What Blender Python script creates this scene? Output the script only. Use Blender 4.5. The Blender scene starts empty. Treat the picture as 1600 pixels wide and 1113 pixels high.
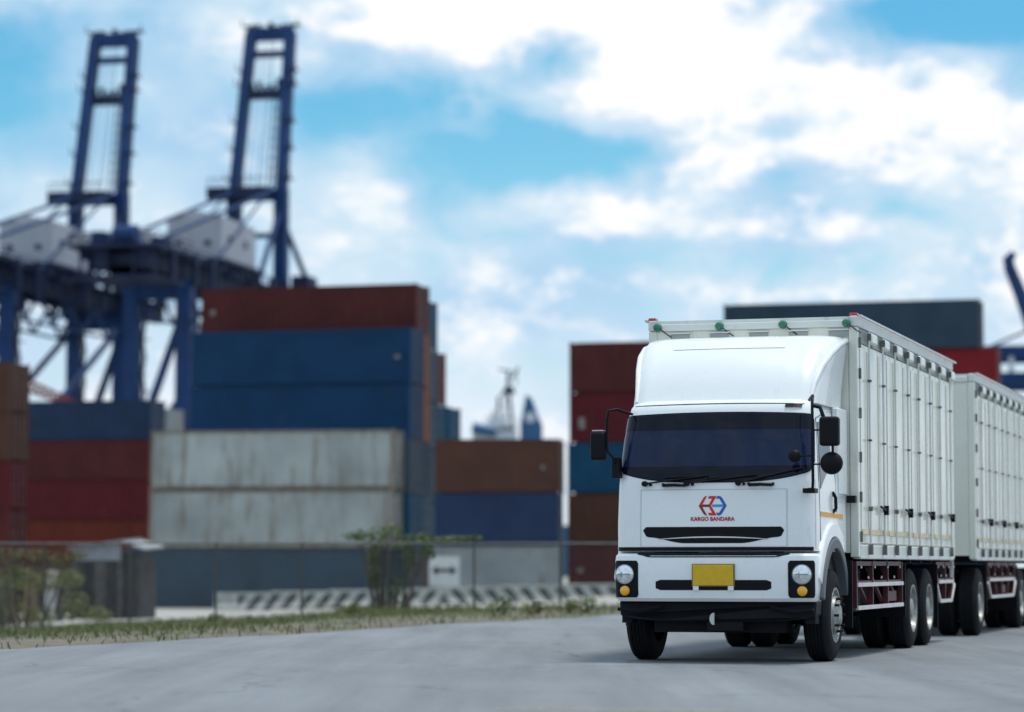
import bpy, bmesh, math, random
from mathutils import Vector, Matrix
R = math.radians
sc = bpy.context.scene
COL = sc.collection

# ------------------------------------------------------------------ camera
F = 4300.0                                   # focal length in photo pixels (1600 wide)
PITCH = math.atan(327.0 / F)
CAM = Vector((0, 0, 1.04))
cd = bpy.data.cameras.new('camera')
cam = bpy.data.objects.new('camera', cd)
COL.objects.link(cam)
cam.location = CAM
cam.rotation_euler = (math.pi / 2 + PITCH, 0, 0)
cd.sensor_width = 36.0
cd.lens = F / 1600 * 36
cd.clip_start, cd.clip_end = 0.5, 30000
cd.dof.use_dof = True
cd.dof.focus_distance = 30.6
cd.dof.aperture_fstop = 0.92
sc.camera = cam

# ------------------------------------------------------------------ light
SUN_EL, SUN_AZ = R(77), R(80)                # azimuth clockwise from +Y: high, from the right
SUN_STRENGTH, SKY_STRENGTH, EXPOSURE = 2.0, 0.10, 0.27
CLOUD_STRENGTH = 0.86
sl = bpy.data.lights.new('sun', 'SUN')
sl.energy, sl.angle, sl.color = SUN_STRENGTH, R(11), (1.0, 0.955, 0.89)
so = bpy.data.objects.new('sun', sl)
COL.objects.link(so)
sd = Vector((math.sin(SUN_AZ) * math.cos(SUN_EL), math.cos(SUN_AZ) * math.cos(SUN_EL), math.sin(SUN_EL)))
so.rotation_euler = (-sd).to_track_quat('-Z', 'Y').to_euler()
so.location = (0, -20, 60)
sc.view_settings.view_transform = 'Standard'
sc.view_settings.look = 'None'
sc.view_settings.exposure = EXPOSURE
sc.view_settings.gamma = 1.0
sc.view_settings.use_curve_mapping = False
sc.cycles.use_denoising = True
sc.cycles.max_bounces = 6


def pix_dir(px, py):
    d = Vector(((px - 800) / F, math.cos(PITCH), math.sin(PITCH))) + Vector((0, -math.sin(PITCH), math.cos(PITCH))) * ((556.5 - py) / F)
    return d.normalized()


# ------------------------------------------------------------------ sky
W = bpy.data.worlds.new('World')
sc.world = W
W.use_nodes = True
wt = W.node_tree
wt.nodes.clear()


def wn(kind, **kw):
    n = wt.nodes.new(kind)
    for k, v in kw.items():
        setattr(n, k, v)
    return n


def wmath(op, a, b=None, c=None, clamp=False):
    n = wt.nodes.new('ShaderNodeMath')
    n.operation = op
    n.use_clamp = clamp
    for i, x in enumerate((a, b, c)):
        if x is None:
            continue
        if isinstance(x, (int, float)):
            n.inputs[i].default_value = x
        else:
            wt.links.new(x, n.inputs[i])
    return n.outputs[0]


def wmap(x, a, b, lo, hi, interp='SMOOTHSTEP'):
    n = wt.nodes.new('ShaderNodeMapRange')
    n.interpolation_type = interp
    wt.links.new(x, n.inputs[0])
    for i, v in enumerate((a, b, lo, hi)):
        n.inputs[i + 1].default_value = v
    return n.outputs[0]


def wmix(f, a, b):
    n = wt.nodes.new('ShaderNodeMix')
    n.data_type = 'RGBA'
    wt.links.new(f, n.inputs[0]) if not isinstance(f, (int, float)) else setattr(n.inputs[0], 'default_value', f)
    for i, x in ((6, a), (7, b)):
        if isinstance(x, tuple):
            n.inputs[i].default_value = (*x, 1)
        else:
            wt.links.new(x, n.inputs[i])
    return n.outputs[2]


tc = wn('ShaderNodeTexCoord')
sep = wn('ShaderNodeSeparateXYZ')
wt.links.new(tc.outputs['Generated'], sep.inputs[0])
st = wn('ShaderNodeMapping')
st.inputs['Scale'].default_value = (1, 1, 1.7)
wt.links.new(tc.outputs['Generated'], st.inputs[0])


def wnoise(scale, detail, rough, loc, distort=0.0):
    m = wn('ShaderNodeMapping')
    m.inputs['Location'].default_value = loc
    wt.links.new(st.outputs[0], m.inputs[0])
    n = wn('ShaderNodeTexNoise')
    n.inputs['Scale'].default_value = scale
    n.inputs['Detail'].default_value = detail
    n.inputs['Roughness'].default_value = rough
    n.inputs['Distortion'].default_value = distort
    wt.links.new(m.outputs[0], n.inputs['Vector'])
    return n.outputs[0]


big = wnoise(11, 3, 0.5, (3.1, 0.4, 1.7))
fine = wnoise(34, 9, 0.62, (0.3, 5.2, 2.2), 0.35)
shade = wnoise(46, 6, 0.6, (7.7, 1.2, 0.5), 0.2)
soft = wnoise(16, 2, 0.5, (2.7, 9.2, 4.5))


def blob(px, py, sx, sy):
    d = pix_dir(px, py)
    a = wmath('DIVIDE', wmath('SUBTRACT', sep.outputs[0], d.x), sx / F)
    b = wmath('DIVIDE', wmath('SUBTRACT', sep.outputs[2], d.z), sy / F)
    r2 = wmath('ADD', wmath('MULTIPLY', a, a), wmath('MULTIPLY', b, b))
    return wmath('EXPONENT', wmath('MULTIPLY', r2, -1.0))


calm = wmath('SUBTRACT', 1.0, wmath('MULTIPLY', blob(230, 300, 420, 330), 0.7))      # smoother veil towards the left
fine = wmath('ADD', wmath('MULTIPLY', wmath('SUBTRACT', fine, 0.5), calm), 0.5)
dens = wmath('ADD', wmath('MULTIPLY', big, 0.35), wmath('MULTIPLY', fine, 0.75))
dens = wmath('ADD', dens, 0.06)
for px, py, sx, sy, w in ((880, 235, 190, 48, 0.42), (870, 90, 75, 55, 0.30), (1500, 22, 150, 55, 0.42), (660, 150, 150, 55, 0.24),
                          (1395, 315, 75, 26, 0.24), (1212, 200, 40, 20, 0.20), (720, 300, 110, 60, 0.2), (-10, 130, 120, 110, 0.30), (500, 190, 70, 60, 0.22),
                          (1225, 275, 30, 16, 0.16), (1590, 140, 40, 40, 0.16), (1150, 410, 300, 30, 0.10),
                          (1000, 60, 280, 95, -0.26), (1020, 190, 110, 50, -0.10), (900, 335, 150, 36, -0.20), (650, 20, 170, 60, -0.26), (1380, 190, 280, 100, -0.20), (1150, 360, 180, 28, -0.10),
                          (280, 250, 300, 200, 0.06)):
    dens = wmath('SUBTRACT', dens, wmath('MULTIPLY', blob(px, py, sx, sy), w))
cloud = wmap(dens, 0.31, 0.63, 0.03, 1.0)
sky = wn('ShaderNodeTexSky')
sky.sky_type = 'NISHITA'
sky.sun_disc = False
sky.sun_elevation = SUN_EL
sky.sun_rotation = SUN_AZ
sky.altitude = 0
sky.air_density = 1.0
sky.dust_density = 0.3
sky.ozone_density = 2.0
hs = wn('ShaderNodeHueSaturation')
hs.inputs['Hue'].default_value = 0.480
hs.inputs['Saturation'].default_value = 1.5
hs.inputs['Value'].default_value = 1.12
wt.links.new(sky.outputs[0], hs.inputs['Color'])
skyc = wn('ShaderNodeBackground')
skyc.inputs[1].default_value = SKY_STRENGTH
wt.links.new(hs.outputs[0], skyc.inputs[0])
# cloud colour: white tops, bluish-grey thin parts, pale haze towards the horizon
whf = wmap(wmath('ADD', dens, wmath('MULTIPLY', wmath('SUBTRACT', shade, 0.5), 0.40)), 0.575, 0.78, 0.0, 1.0)
sf = wmap(soft, 0.35, 0.66, 0.0, 1.0)
veil = wmix(sf, (0.62, 0.78, 0.91), (0.42, 0.64, 0.86))
cc = wmix(whf, veil, (1.0, 1.0, 1.0))
hz = wmap(sep.outputs[2], 0.0, 0.125, 0.85, 0.0)
cc = wmix(hz, cc, (0.82, 0.89, 0.97))
cloudc = wn('ShaderNodeBackground')
cloudc.inputs[1].default_value = CLOUD_STRENGTH
wt.links.new(cc, cloudc.inputs[0])
mixw = wn('ShaderNodeMixShader')
hzc = wmap(sep.outputs[2], 0.02, 0.12, 0.9, 0.0)
cov = wmath('MAXIMUM', cloud, hzc)
wt.links.new(cov, mixw.inputs[0])
wt.links.new(skyc.outputs[0], mixw.inputs[1])
wt.links.new(cloudc.outputs[0], mixw.inputs[2])
wo = wn('ShaderNodeOutputWorld')
wt.links.new(mixw.outputs[0], wo.inputs[0])


# ------------------------------------------------------------------ materials
MATS = {}


def mat(name, col, rough=0.5, metal=0.0, coat=0.0, spec=0.5, var=0.0, vscale=3.0, dirt=None, dirt_amt=0.0, dscale=2.0, bump=0.0, bscale=40.0,
        streak=False, emit=0.0, emit_col=None, rvar=0.0):
    if name in MATS:
        return MATS[name]
    m = bpy.data.materials.new(name)
    m.use_nodes = True
    nt = m.node_tree
    p = nt.nodes['Principled BSDF']
    p.inputs['Base Color'].default_value = (*col, 1)
    p.inputs['Roughness'].default_value = rough
    p.inputs['Metallic'].default_value = metal
    p.inputs['Coat Weight'].default_value = coat
    p.inputs['Coat Roughness'].default_value = 0.06
    p.inputs['Specular IOR Level'].default_value = spec
    N = nt.nodes.new
    L = nt.links.new
    t = N('ShaderNodeTexCoord')
    oi = N('ShaderNodeObjectInfo')
    add = N('ShaderNodeVectorMath')
    L(t.outputs['Object'], add.inputs[0])
    sc_ = N('ShaderNodeMath')
    sc_.operation = 'MULTIPLY'
    L(oi.outputs['Random'], sc_.inputs[0])
    sc_.inputs[1].default_value = 40
    L(sc_.outputs[0], add.inputs[1])
    vec = add.outputs[0]
    out = None
    if var > 0:
        n = N('ShaderNodeTexNoise')
        n.inputs['Scale'].default_value = vscale
        n.inputs['Detail'].default_value = 5
        L(vec, n.inputs['Vector'])
        mr = N('ShaderNodeMapRange')
        mr.inputs[1].default_value, mr.inputs[2].default_value = 0.3, 0.7
        mr.inputs[3].default_value, mr.inputs[4].default_value = 1 - var, 1 + var
        L(n.outputs[0], mr.inputs[0])
        mx = N('ShaderNodeMix')
        mx.data_type = 'RGBA'
        mx.blend_type = 'MULTIPLY'
        mx.inputs[0].default_value = 1
        mx.inputs[6].default_value = (*col, 1)
        L(mr.outputs[0], mx.inputs[7])
        out = mx.outputs[2]
    if dirt is not None:
        mp = N('ShaderNodeMapping')
        L(vec, mp.inputs[0])
        if streak:
            mp.inputs['Scale'].default_value = (3.0, 3.0, 0.35)
        n = N('ShaderNodeTexNoise')
        n.inputs['Scale'].default_value = dscale
        n.inputs['Detail'].default_value = 8
        n.inputs['Roughness'].default_value = 0.65
        L(mp.outputs[0], n.inputs['Vector'])
        mr = N('ShaderNodeMapRange')
        mr.interpolation_type = 'SMOOTHSTEP'
        mr.inputs[1].default_value, mr.inputs[2].default_value = 0.66 - 0.28 * dirt_amt, 0.80 - 0.2 * dirt_amt
        mr.inputs[3].default_value, mr.inputs[4].default_value = 0, min(1.0, 0.45 + 0.6 * dirt_amt)
        L(n.outputs[0], mr.inputs[0])
        mx = N('ShaderNodeMix')
        mx.data_type = 'RGBA'
        L(mr.outputs[0], mx.inputs[0])
        if out is None:
            mx.inputs[6].default_value = (*col, 1)
        else:
            L(out, mx.inputs[6])
        mx.inputs[7].default_value = (*dirt, 1)
        out = mx.outputs[2]
    if out is not None:
        L(out, p.inputs['Base Color'])
    if rvar > 0:
        n = N('ShaderNodeTexNoise')
        n.inputs['Scale'].default_value = 2.3
        n.inputs['Detail'].default_value = 6
        L(vec, n.inputs['Vector'])
        mr = N('ShaderNodeMapRange')
        mr.inputs[1].default_value, mr.inputs[2].default_value = 0.35, 0.65
        mr.inputs[3].default_value, mr.inputs[4].default_value = max(0.02, rough - rvar), rough + rvar
        L(n.outputs[0], mr.inputs[0])
        L(mr.outputs[0], p.inputs['Roughness'])
    if bump > 0:
        n = N('ShaderNodeTexNoise')
        n.inputs['Scale'].default_value = bscale
        n.inputs['Detail'].default_value = 6
        L(t.outputs['Object'], n.inputs['Vector'])
        b = N('ShaderNodeBump')
        b.inputs['Strength'].default_value = bump
        b.inputs['Distance'].default_value = 0.02
        L(n.outputs[0], b.inputs['Height'])
        L(b.outputs[0], p.inputs['Normal'])
    if emit > 0:
        p.inputs['Emission Color'].default_value = (*(emit_col or col), 1)
        p.inputs['Emission Strength'].default_value = emit
    MATS[name] = m
    return m


M_CAB = mat('cab_white_paint', (0.80, 0.83, 0.84), 0.30, coat=0.5, var=0.03, vscale=1.2, dirt=(0.50, 0.50, 0.47), dirt_amt=0.12, dscale=1.3, streak=True, rvar=0.06)
M_BOX = mat('box_white_paint', (0.74, 0.745, 0.665), 0.30, coat=0.35, var=0.06, vscale=1.4, dirt=(0.40, 0.40, 0.34), dirt_amt=0.25, dscale=1.6, streak=True, rvar=0.10, bump=0.05, bscale=3)
M_RAIL = mat('box_rail_paint', (0.66, 0.69, 0.66), 0.4, var=0.05, dirt=(0.30, 0.28, 0.24), dirt_amt=0.3, dscale=5)
M_BLK = mat('black_plastic', (0.004, 0.0045, 0.007), 0.5, spec=0.18, var=0.1)
M_RUB = mat('tyre_rubber', (0.008, 0.009, 0.011), 0.8, spec=0.2, var=0.25, vscale=9, bump=0.2, bscale=60)
M_DRK = mat('dark_steel', (0.007, 0.007, 0.009), 0.7, spec=0.2, var=0.3, vscale=6)
M_RIM = mat('rim_grey_steel', (0.30, 0.31, 0.30), 0.45, metal=0.5, var=0.25, vscale=14, dirt=(0.08, 0.07, 0.06), dirt_amt=0.5, dscale=9)
M_GLASS = mat('windscreen_glass', (0.010, 0.019, 0.056), 0.06, spec=0.22, var=0.2, vscale=1.5)
M_GLASSD = mat('windscreen_shade_band', (0.004, 0.006, 0.014), 0.08, spec=0.2)
M_AMBER = mat('amber_lens', (0.90, 0.42, 0.02), 0.2, coat=0.5)
M_LENS = mat('headlight_lens', (0.75, 0.78, 0.80), 0.12, metal=0.7, var=0.25, vscale=22)
M_PLATE = mat('yellow_plate', (0.66, 0.40, 0.005), 0.45, var=0.08, vscale=20)
M_TAPE = mat('yellow_tape', (0.70, 0.60, 0.36), 0.5, var=0.15, vscale=8, dirt=(0.5, 0.5, 0.45), dirt_amt=0.5, dscale=5)
M_ORANGE = mat('orange_tape', (0.75, 0.36, 0.03), 0.45)
M_GREENL = mat('green_lens', (0.01, 0.14, 0.08), 0.25, coat=0.4)
M_REDL = mat('red_lens', (0.45, 0.02, 0.02), 0.25, coat=0.4)
M_REDF = mat('red_frame_paint', (0.065, 0.006, 0.011), 0.5, var=0.2, dirt=(0.05, 0.03, 0.03), dirt_amt=0.5, dscale=6)
M_PALE = mat('pale_rail_paint', (0.62, 0.60, 0.60), 0.45, var=0.1)
M_LOGR = mat('emblem_red', (0.66, 0.006, 0.012), 0.4)
M_LOGD = mat('emblem_dark_red', (0.26, 0.002, 0.004), 0.4)
M_LOGB = mat('emblem_blue', (0.02, 0.09, 0.42), 0.4)
M_LOGL = mat('emblem_light_blue', (0.02, 0.30, 0.66), 0.4)
M_BRK = mat('bracket_grey', (0.13, 0.135, 0.13), 0.6, var=0.4, vscale=9)
M_FEND = mat('fender_grey', (0.10, 0.115, 0.13), 0.5)
M_CBLUE = mat('crane_blue', (0.006, 0.036, 0.130), 0.55, spec=0.25, var=0.25, vscale=0.4, dirt=(0.03, 0.025, 0.03), dirt_amt=0.5, dscale=0.8, streak=True)
M_CDARK = mat('crane_dark', (0.013, 0.022, 0.060), 0.65, spec=0.25, var=0.4, vscale=0.5)
M_CHOUSE = mat('crane_house_white', (0.42, 0.44, 0.50), 0.5, var=0.06, vscale=0.5, dirt=(0.25, 0.25, 0.27), dirt_amt=0.4, dscale=0.6, streak=True)
M_CRED = mat('crane_red', (0.22, 0.03, 0.02), 0.5, var=0.2)
M_SHIPW = mat('ship_white', (0.60, 0.64, 0.68), 0.5, var=0.05, vscale=0.4)
M_SHIPB = mat('ship_blue', (0.02, 0.11, 0.24), 0.5, var=0.1, vscale=0.5)
M_GALV = mat('galvanised_steel', (0.15, 0.15, 0.15), 0.5, metal=0.3, var=0.2, vscale=6)
M_STEM = mat('bark', (0.10, 0.075, 0.05), 0.85, var=0.3, vscale=20)
M_WOOD = mat('old_timber', (0.10, 0.072, 0.05), 0.85, var=0.3, vscale=5)
M_HUT = mat('hut_dark_board', (0.028, 0.028, 0.032), 0.8, var=0.5, vscale=3)
M_SHEET = mat('grey_sheet', (0.24, 0.26, 0.30), 0.5, var=0.15)
M_SIGNW = mat('sign_white', (0.60, 0.62, 0.62), 0.5, var=0.06)
M_SIGNK = mat('sign_black', (0.02, 0.02, 0.022), 0.5)
RUST = (0.15, 0.075, 0.04)


def cpaint(name, col, amt=0.3, streak=True):
    return mat('container_' + name, tuple(0.72 * c for c in col) if max(col) < 0.2 else col, 0.6, spec=0.22, var=0.16, vscale=0.6, dirt=RUST, dirt_amt=amt, dscale=1.1, streak=streak)


C_RED = cpaint('maroon', (0.115, 0.022, 0.022))
C_BLUE = cpaint('navy_blue', (0.004, 0.055, 0.150), 0.12)
C_WHITE = mat('container_weathered_white', (0.34, 0.375, 0.375), 0.6, spec=0.22, var=0.26, vscale=0.35, dirt=(0.17, 0.13, 0.09), dirt_amt=0.62, dscale=0.9, streak=True)
C_WFRAME = cpaint('rusty_rail', (0.21, 0.195, 0.165), 0.7)
C_SLATE = cpaint('slate_blue', (0.050, 0.088, 0.130), 0.1)
C_BROWN = cpaint('brown', (0.115, 0.050, 0.034), 0.3)
C_RBLUE = cpaint('royal_blue', (0.026, 0.050, 0.125), 0.15)
C_GREY = cpaint('pale_grey', (0.24, 0.27, 0.28), 0.3)
C_TEAL = cpaint('teal_blue', (0.006, 0.085, 0.175), 0.12)
C_ORNG = cpaint('orange', (0.26, 0.085, 0.030), 0.3)
C_CRIM = cpaint('crimson', (0.130, 0.012, 0.020), 0.15)
C_BRED = cpaint('bright_red', (0.23, 0.014, 0.02), 0.1)
C_STEEL = cpaint('steel_blue', (0.060, 0.115, 0.180), 0.15)
C_DARKB = cpaint('dark_blue', (0.022, 0.050, 0.115), 0.15)
C_RUST = cpaint('rust_red', (0.17, 0.030, 0.018), 0.35)


# ------------------------------------------------------------------ mesh helpers
class MB:
    def __init__(s):
        s.v, s.f = [], []

    def add(s, vs, fs):
        o = len(s.v)
        s.v += [tuple(v) for v in vs]
        s.f += [tuple(i + o for i in f) for f in fs]
        return s

    def box(s, x0, x1, y0, y1, z0, z1):
        return s.add([(x0, y0, z0), (x1, y0, z0), (x1, y1, z0), (x0, y1, z0), (x0, y0, z1), (x1, y0, z1), (x1, y1, z1), (x0, y1, z1)],
                     [(0, 3, 2, 1), (4, 5, 6, 7), (0, 1, 5, 4), (1, 2, 6, 5), (2, 3, 7, 6), (3, 0, 4, 7)])

    def bar(s, p0, p1, w, h=None, up=(0, 0, 1)):
        h = w if h is None else h
        p0, p1 = Vector(p0), Vector(p1)
        d = (p1 - p0).normalized()
        u = Vector(up)
        if abs(d.dot(u)) > 0.98:
            u = Vector((0, 1, 0))
        a = d.cross(u).normalized() * (w / 2)
        b = d.cross(a).normalized() * (h / 2)
        vs = [p + sa * a + sb * b for p in (p0, p1) for sa, sb in ((-1, -1), (1, -1), (1, 1), (-1, 1))]
        return s.add(vs, [(0, 1, 2, 3), (7, 6, 5, 4), (0, 4, 5, 1), (1, 5, 6, 2), (2, 6, 7, 3), (3, 7, 4, 0)])

    def cyl(s, p0, p1, r0, r1=None, n=16):
        r1 = r0 if r1 is None else r1
        p0, p1 = Vector(p0), Vector(p1)
        d = (p1 - p0).normalized()
        u = Vector((0, 0, 1)) if abs(d.z) < 0.9 else Vector((0, 1, 0))
        a = d.cross(u).normalized()
        b = d.cross(a).normalized()
        vs = []
        for p, r in ((p0, r0), (p1, r1)):
            for i in range(n):
                t = 2 * math.pi * i / n
                vs.append(p + a * math.cos(t) * r + b * math.sin(t) * r)
        fs = [(i, (i + 1) % n, n + (i + 1) % n, n + i) for i in range(n)]
        fs += [tuple(range(n - 1, -1, -1)), tuple(range(n, 2 * n))]
        return s.add(vs, fs)

    def tube(s, pts, r, n=8):
        pts = [Vector(p) for p in pts]
        rings = []
        prev = None
        for i, p in enumerate(pts):
            d = (pts[min(i + 1, len(pts) - 1)] - pts[max(i - 1, 0)]).normalized()
            if prev is None:
                u = Vector((0, 0, 1)) if abs(d.z) < 0.9 else Vector((0, 1, 0))
                a = d.cross(u).normalized()
            else:
                a = (prev - d * prev.dot(d)).normalized()
            prev = a
            b = d.cross(a)
            rr = r[i] if isinstance(r, (list, tuple)) else r
            rings.append([p + (a * math.cos(2 * math.pi * k / n) + b * math.sin(2 * math.pi * k / n)) * rr for k in range(n)])
        vs = [v for ring in rings for v in ring]
        fs = []
        for i in range(len(pts) - 1):
            for k in range(n):
                fs.append((i * n + k, i * n + (k + 1) % n, (i + 1) * n + (k + 1) % n, (i + 1) * n + k))
        fs += [tuple(range(n - 1, -1, -1)), tuple(range((len(pts) - 1) * n, len(pts) * n))]
        return s.add(vs, fs)

    def lathe(s, prof, c, n=32, axis='x'):
        """closed profile of (offset along axis, radius) turned round an axis through c"""
        vs, m = [], len(prof)
        for i in range(n):
            t = 2 * math.pi * i / n
            for a, r in prof:
                if axis == 'x':
                    vs.append((c[0] + a, c[1] + r * math.cos(t), c[2] + r * math.sin(t)))
                elif axis == 'y':
                    vs.append((c[0] + r * math.cos(t), c[1] + a, c[2] + r * math.sin(t)))
                else:
                    vs.append((c[0] + r * math.cos(t), c[1] + r * math.sin(t), c[2] + a))
        fs = []
        for i in range(n):
            j = (i + 1) % n
            for k in range(m):
                l = (k + 1) % m
                fs.append((i * m + k, i * m + l, j * m + l, j * m + k))
        return s.add(vs, fs)

    def prism(s, poly, fn, d0, d1):
        """poly in 2D; fn(a, b, d) -> 3D; extruded from d0 to d1"""
        n = len(poly)
        vs = [fn(a, b, d0) for a, b in poly] + [fn(a, b, d1) for a, b in poly]
        fs = [tuple(range(n)), tuple(range(2 * n - 1, n - 1, -1))] + [(i, i + n, (i + 1) % n + n, (i + 1) % n) for i in range(n)]
        return s.add(vs, fs)

    def mesh(s, name, smooth=0.0):
        me = bpy.data.meshes.new(name)
        me.from_pydata(s.v, [], s.f)
        bm = bmesh.new()
        bm.from_mesh(me)
        bmesh.ops.recalc_face_normals(bm, faces=bm.faces)
        if smooth:
            for f in bm.faces:
                f.smooth = True
            for e in bm.edges:
                if len(e.link_faces) == 2 and e.calc_face_angle(0) > smooth:
                    e.smooth = False
        bm.to_mesh(me)
        bm.free()
        me.update()
        return me

    def build(s, name, m, parent=None, smooth=0.0, bevel=0.0, seg=2, label=None):
        me = s.mesh(name, smooth)
        me.materials.append(m)
        o = bpy.data.objects.new(name, me)
        COL.objects.link(o)
        if parent is not None:
            o.parent = parent
        if bevel:
            b = o.modifiers.new('bevel', 'BEVEL')
            b.width, b.segments, b.limit_method, b.angle_limit = bevel, seg, 'ANGLE', R(40)
            b.harden_normals = False
        if label:
            o['label'] = label
        return o


def empty(name, loc=(0, 0, 0), rz=0.0, parent=None):
    o = bpy.data.objects.new(name, None)
    o.empty_display_size = 0.2
    COL.objects.link(o)
    o.location = loc
    o.rotation_euler = (0, 0, rz)
    if parent is not None:
        o.parent = parent
    return o


def tag(o, label=None, cat=None, group=None, kind=None):
    for k, v in (('label', label), ('category', cat), ('group', group), ('kind', kind)):
        if v:
            o[k] = v
    return o


def copy_tree(o, parent=None):
    c = o.copy()
    COL.objects.link(c)
    c.parent = parent
    for ch in o.children:
        copy_tree(ch, c)
    return c


# ------------------------------------------------------------------ ground
E0 = Vector((-6.3, 33.9))
ED = Vector((8.46, 24.2)).normalized()
EN = Vector((-ED.y, ED.x))


def sstep(a, b, x):
    t = max(0.0, min(1.0, (x - a) / (b - a)))
    return t * t * (3 - 2 * t)


def lerp_tab(tab, x):
    if x <= tab[0][0]:
        return tab[0][1]
    for (a, p), (b, q) in zip(tab, tab[1:]):
        if x <= b:
            t = (x - a) / (b - a)
            return p + (q - p) * t
    return tab[-1][1]


ZY = [(-22, -1.2), (-18.2, -1.2), (-17.8, -1.05), (-4.5, -1.05), (-4.15, -0.62), (2.45, -0.62), (2.75, -0.42)]


def edge_t(x, y):
    return (Vector((x, y)) - E0).dot(EN)


def zg(x, y):
    t = edge_t(x, y)
    if t <= 0:
        return -0.02
    return -0.02 + lerp_tab(ZY, x) * min(1.0, t / 24.0) ** 1.5


def grid_sheet(name, xs, ys, zf, m, kind='structure', keep=None):
    vs = [(x, y, zf(x, y)) for y in ys for x in xs]
    n = len(xs)
    fs = []
    for j in range(len(ys) - 1):
        for i in range(n - 1):
            if keep and not keep((xs[i] + xs[i + 1]) / 2, (ys[j] + ys[j + 1]) / 2):
                continue
            fs.append((j * n + i, j * n + i + 1, (j + 1) * n + i + 1, (j + 1) * n + i))
    o = MB().add(vs, fs).build(name, m, smooth=1.0)
    tag(o, kind=kind)
    return o


def ground_mat(name, c1, c2, scale, c3=None, s3=1.0, bump=0.4, rough=0.9, lo=0.4, hi=0.6):
    m = bpy.data.materials.new(name)
    m.use_nodes = True
    nt = m.node_tree
    N, L = nt.nodes.new, nt.links.new
    p = nt.nodes['Principled BSDF']
    p.inputs['Roughness'].default_value = rough
    p.inputs['Specular IOR Level'].default_value = 0.3
    t = N('ShaderNodeTexCoord')
    n = N('ShaderNodeTexNoise')
    n.inputs['Scale'].default_value = scale
    n.inputs['Detail'].default_value = 8
    n.inputs['Roughness'].default_value = 0.6
    L(t.outputs['Object'], n.inputs['Vector'])
    r = N('ShaderNodeMapRange')
    r.inputs[1].default_value, r.inputs[2].default_value = lo, hi
    L(n.outputs[0], r.inputs[0])
    mx = N('ShaderNodeMix')
    mx.data_type = 'RGBA'
    mx.inputs[6].default_value, mx.inputs[7].default_value = (*c1, 1), (*c2, 1)
    L(r.outputs[0], mx.inputs[0])
    out = mx.outputs[2]
    if c3:
        n3 = N('ShaderNodeTexNoise')
        n3.inputs['Scale'].default_value = s3
        n3.inputs['Detail'].default_value = 4
        L(t.outputs['Object'], n3.inputs['Vector'])
        r3 = N('ShaderNodeMapRange')
        r3.inputs[1].default_value, r3.inputs[2].default_value = 0.45, 0.65
        L(n3.outputs[0], r3.inputs[0])
        m3 = N('ShaderNodeMix')
        m3.data_type = 'RGBA'
        L(r3.outputs[0], m3.inputs[0])
        L(out, m3.inputs[6])
        m3.inputs[7].default_value = (*c3, 1)
        out = m3.outputs[2]
    L(out, p.inputs['Base Color'])
    if bump:
        nb = N('ShaderNodeTexNoise')
        nb.inputs['Scale'].default_value = 45
        nb.inputs['Detail'].default_value = 5
        L(t.outputs['Object'], nb.inputs['Vector'])
        b = N('ShaderNodeBump')
        b.inputs['Strength'].default_value = bump
        b.inputs['Distance'].default_value = 0.02
        L(nb.outputs[0], b.inputs['Height'])
        L(b.outputs[0], p.inputs['Normal'])
    return m


def frange(a, b, st_):
    n = max(1, int(round((b - a) / st_)))
    return [a + (b - a) * i / n for i in range(n + 1)]


M_VERGE = ground_mat('verge_soil', (0.12, 0.105, 0.085), (0.20, 0.175, 0.14), 0.7, (0.10, 0.12, 0.05), 0.35, 0.5)
M_YARD = ground_mat('yard_concrete', (0.42, 0.41, 0.38), (0.50, 0.49, 0.46), 0.3, (0.36, 0.34, 0.30), 0.15, 0.15)
xs = [-3000, -900, -300, -120, -70, -45] + frange(-34, 34, 0.68) + [45, 70, 120, 300, 900, 3000]
ys = [-400, -80, 0] + frange(22, 120, 1.0) + [130, 150, 175, 200, 250, 300, 345]
grid_sheet('ground', xs, ys, lambda x, y: zg(x, y) - (0.03 if edge_t(x, y) < 1 else 0), M_VERGE)
grid_sheet('yard_pavement', [-300, -120, -60, -40] + frange(-34, 34, 0.68) + [60, 300], frange(70.5, 150, 2.0) + [175, 200, 250, 300, 344.8],
           lambda x, y: zg(x, y) + 0.012, M_YARD, keep=lambda x, y: edge_t(x, y) > 6)
tag(MB().box(-9000, 9000, 344.5, 20000, -3.6, -3.0).build('sea', mat('sea_water', (0.03, 0.06, 0.07), 0.15, bump=0.2, bscale=0.3)), kind='structure')

# road: one sheet, worn grey concrete-asphalt with faint curved tyre streaks and patches
rm = bpy.data.materials.new('road_asphalt')
rm.use_nodes = True
nt = rm.node_tree
N, L = nt.nodes.new, nt.links.new
p = nt.nodes['Principled BSDF']
t = N('ShaderNodeTexCoord')


def rnode_noise(scale, detail, vscale=(1, 1, 1), rot=0.0, rough=0.6):
    mp = N('ShaderNodeMapping')
    mp.inputs['Scale'].default_value = vscale
    mp.inputs['Rotation'].default_value = (0, 0, rot)
    L(t.outputs['Object'], mp.inputs[0])
    n = N('ShaderNodeTexNoise')
    n.inputs['Scale'].default_value = scale
    n.inputs['Detail'].default_value = detail
    n.inputs['Roughness'].default_value = rough
    L(mp.outputs[0], n.inputs['Vector'])
    return n.outputs[0]


def rmap(x, a, b, lo, hi):
    r = N('ShaderNodeMapRange')
    r.inputs[1].default_value, r.inputs[2].default_value, r.inputs[3].default_value, r.inputs[4].default_value = a, b, lo, hi
    L(x, r.inputs[0])
    return r.outputs[0]


def rmul(a, b):
    m_ = N('ShaderNodeMath')
    m_.operation = 'MULTIPLY'
    L(a, m_.inputs[0])
    L(b, m_.inputs[1])
    return m_.outputs[0]


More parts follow.
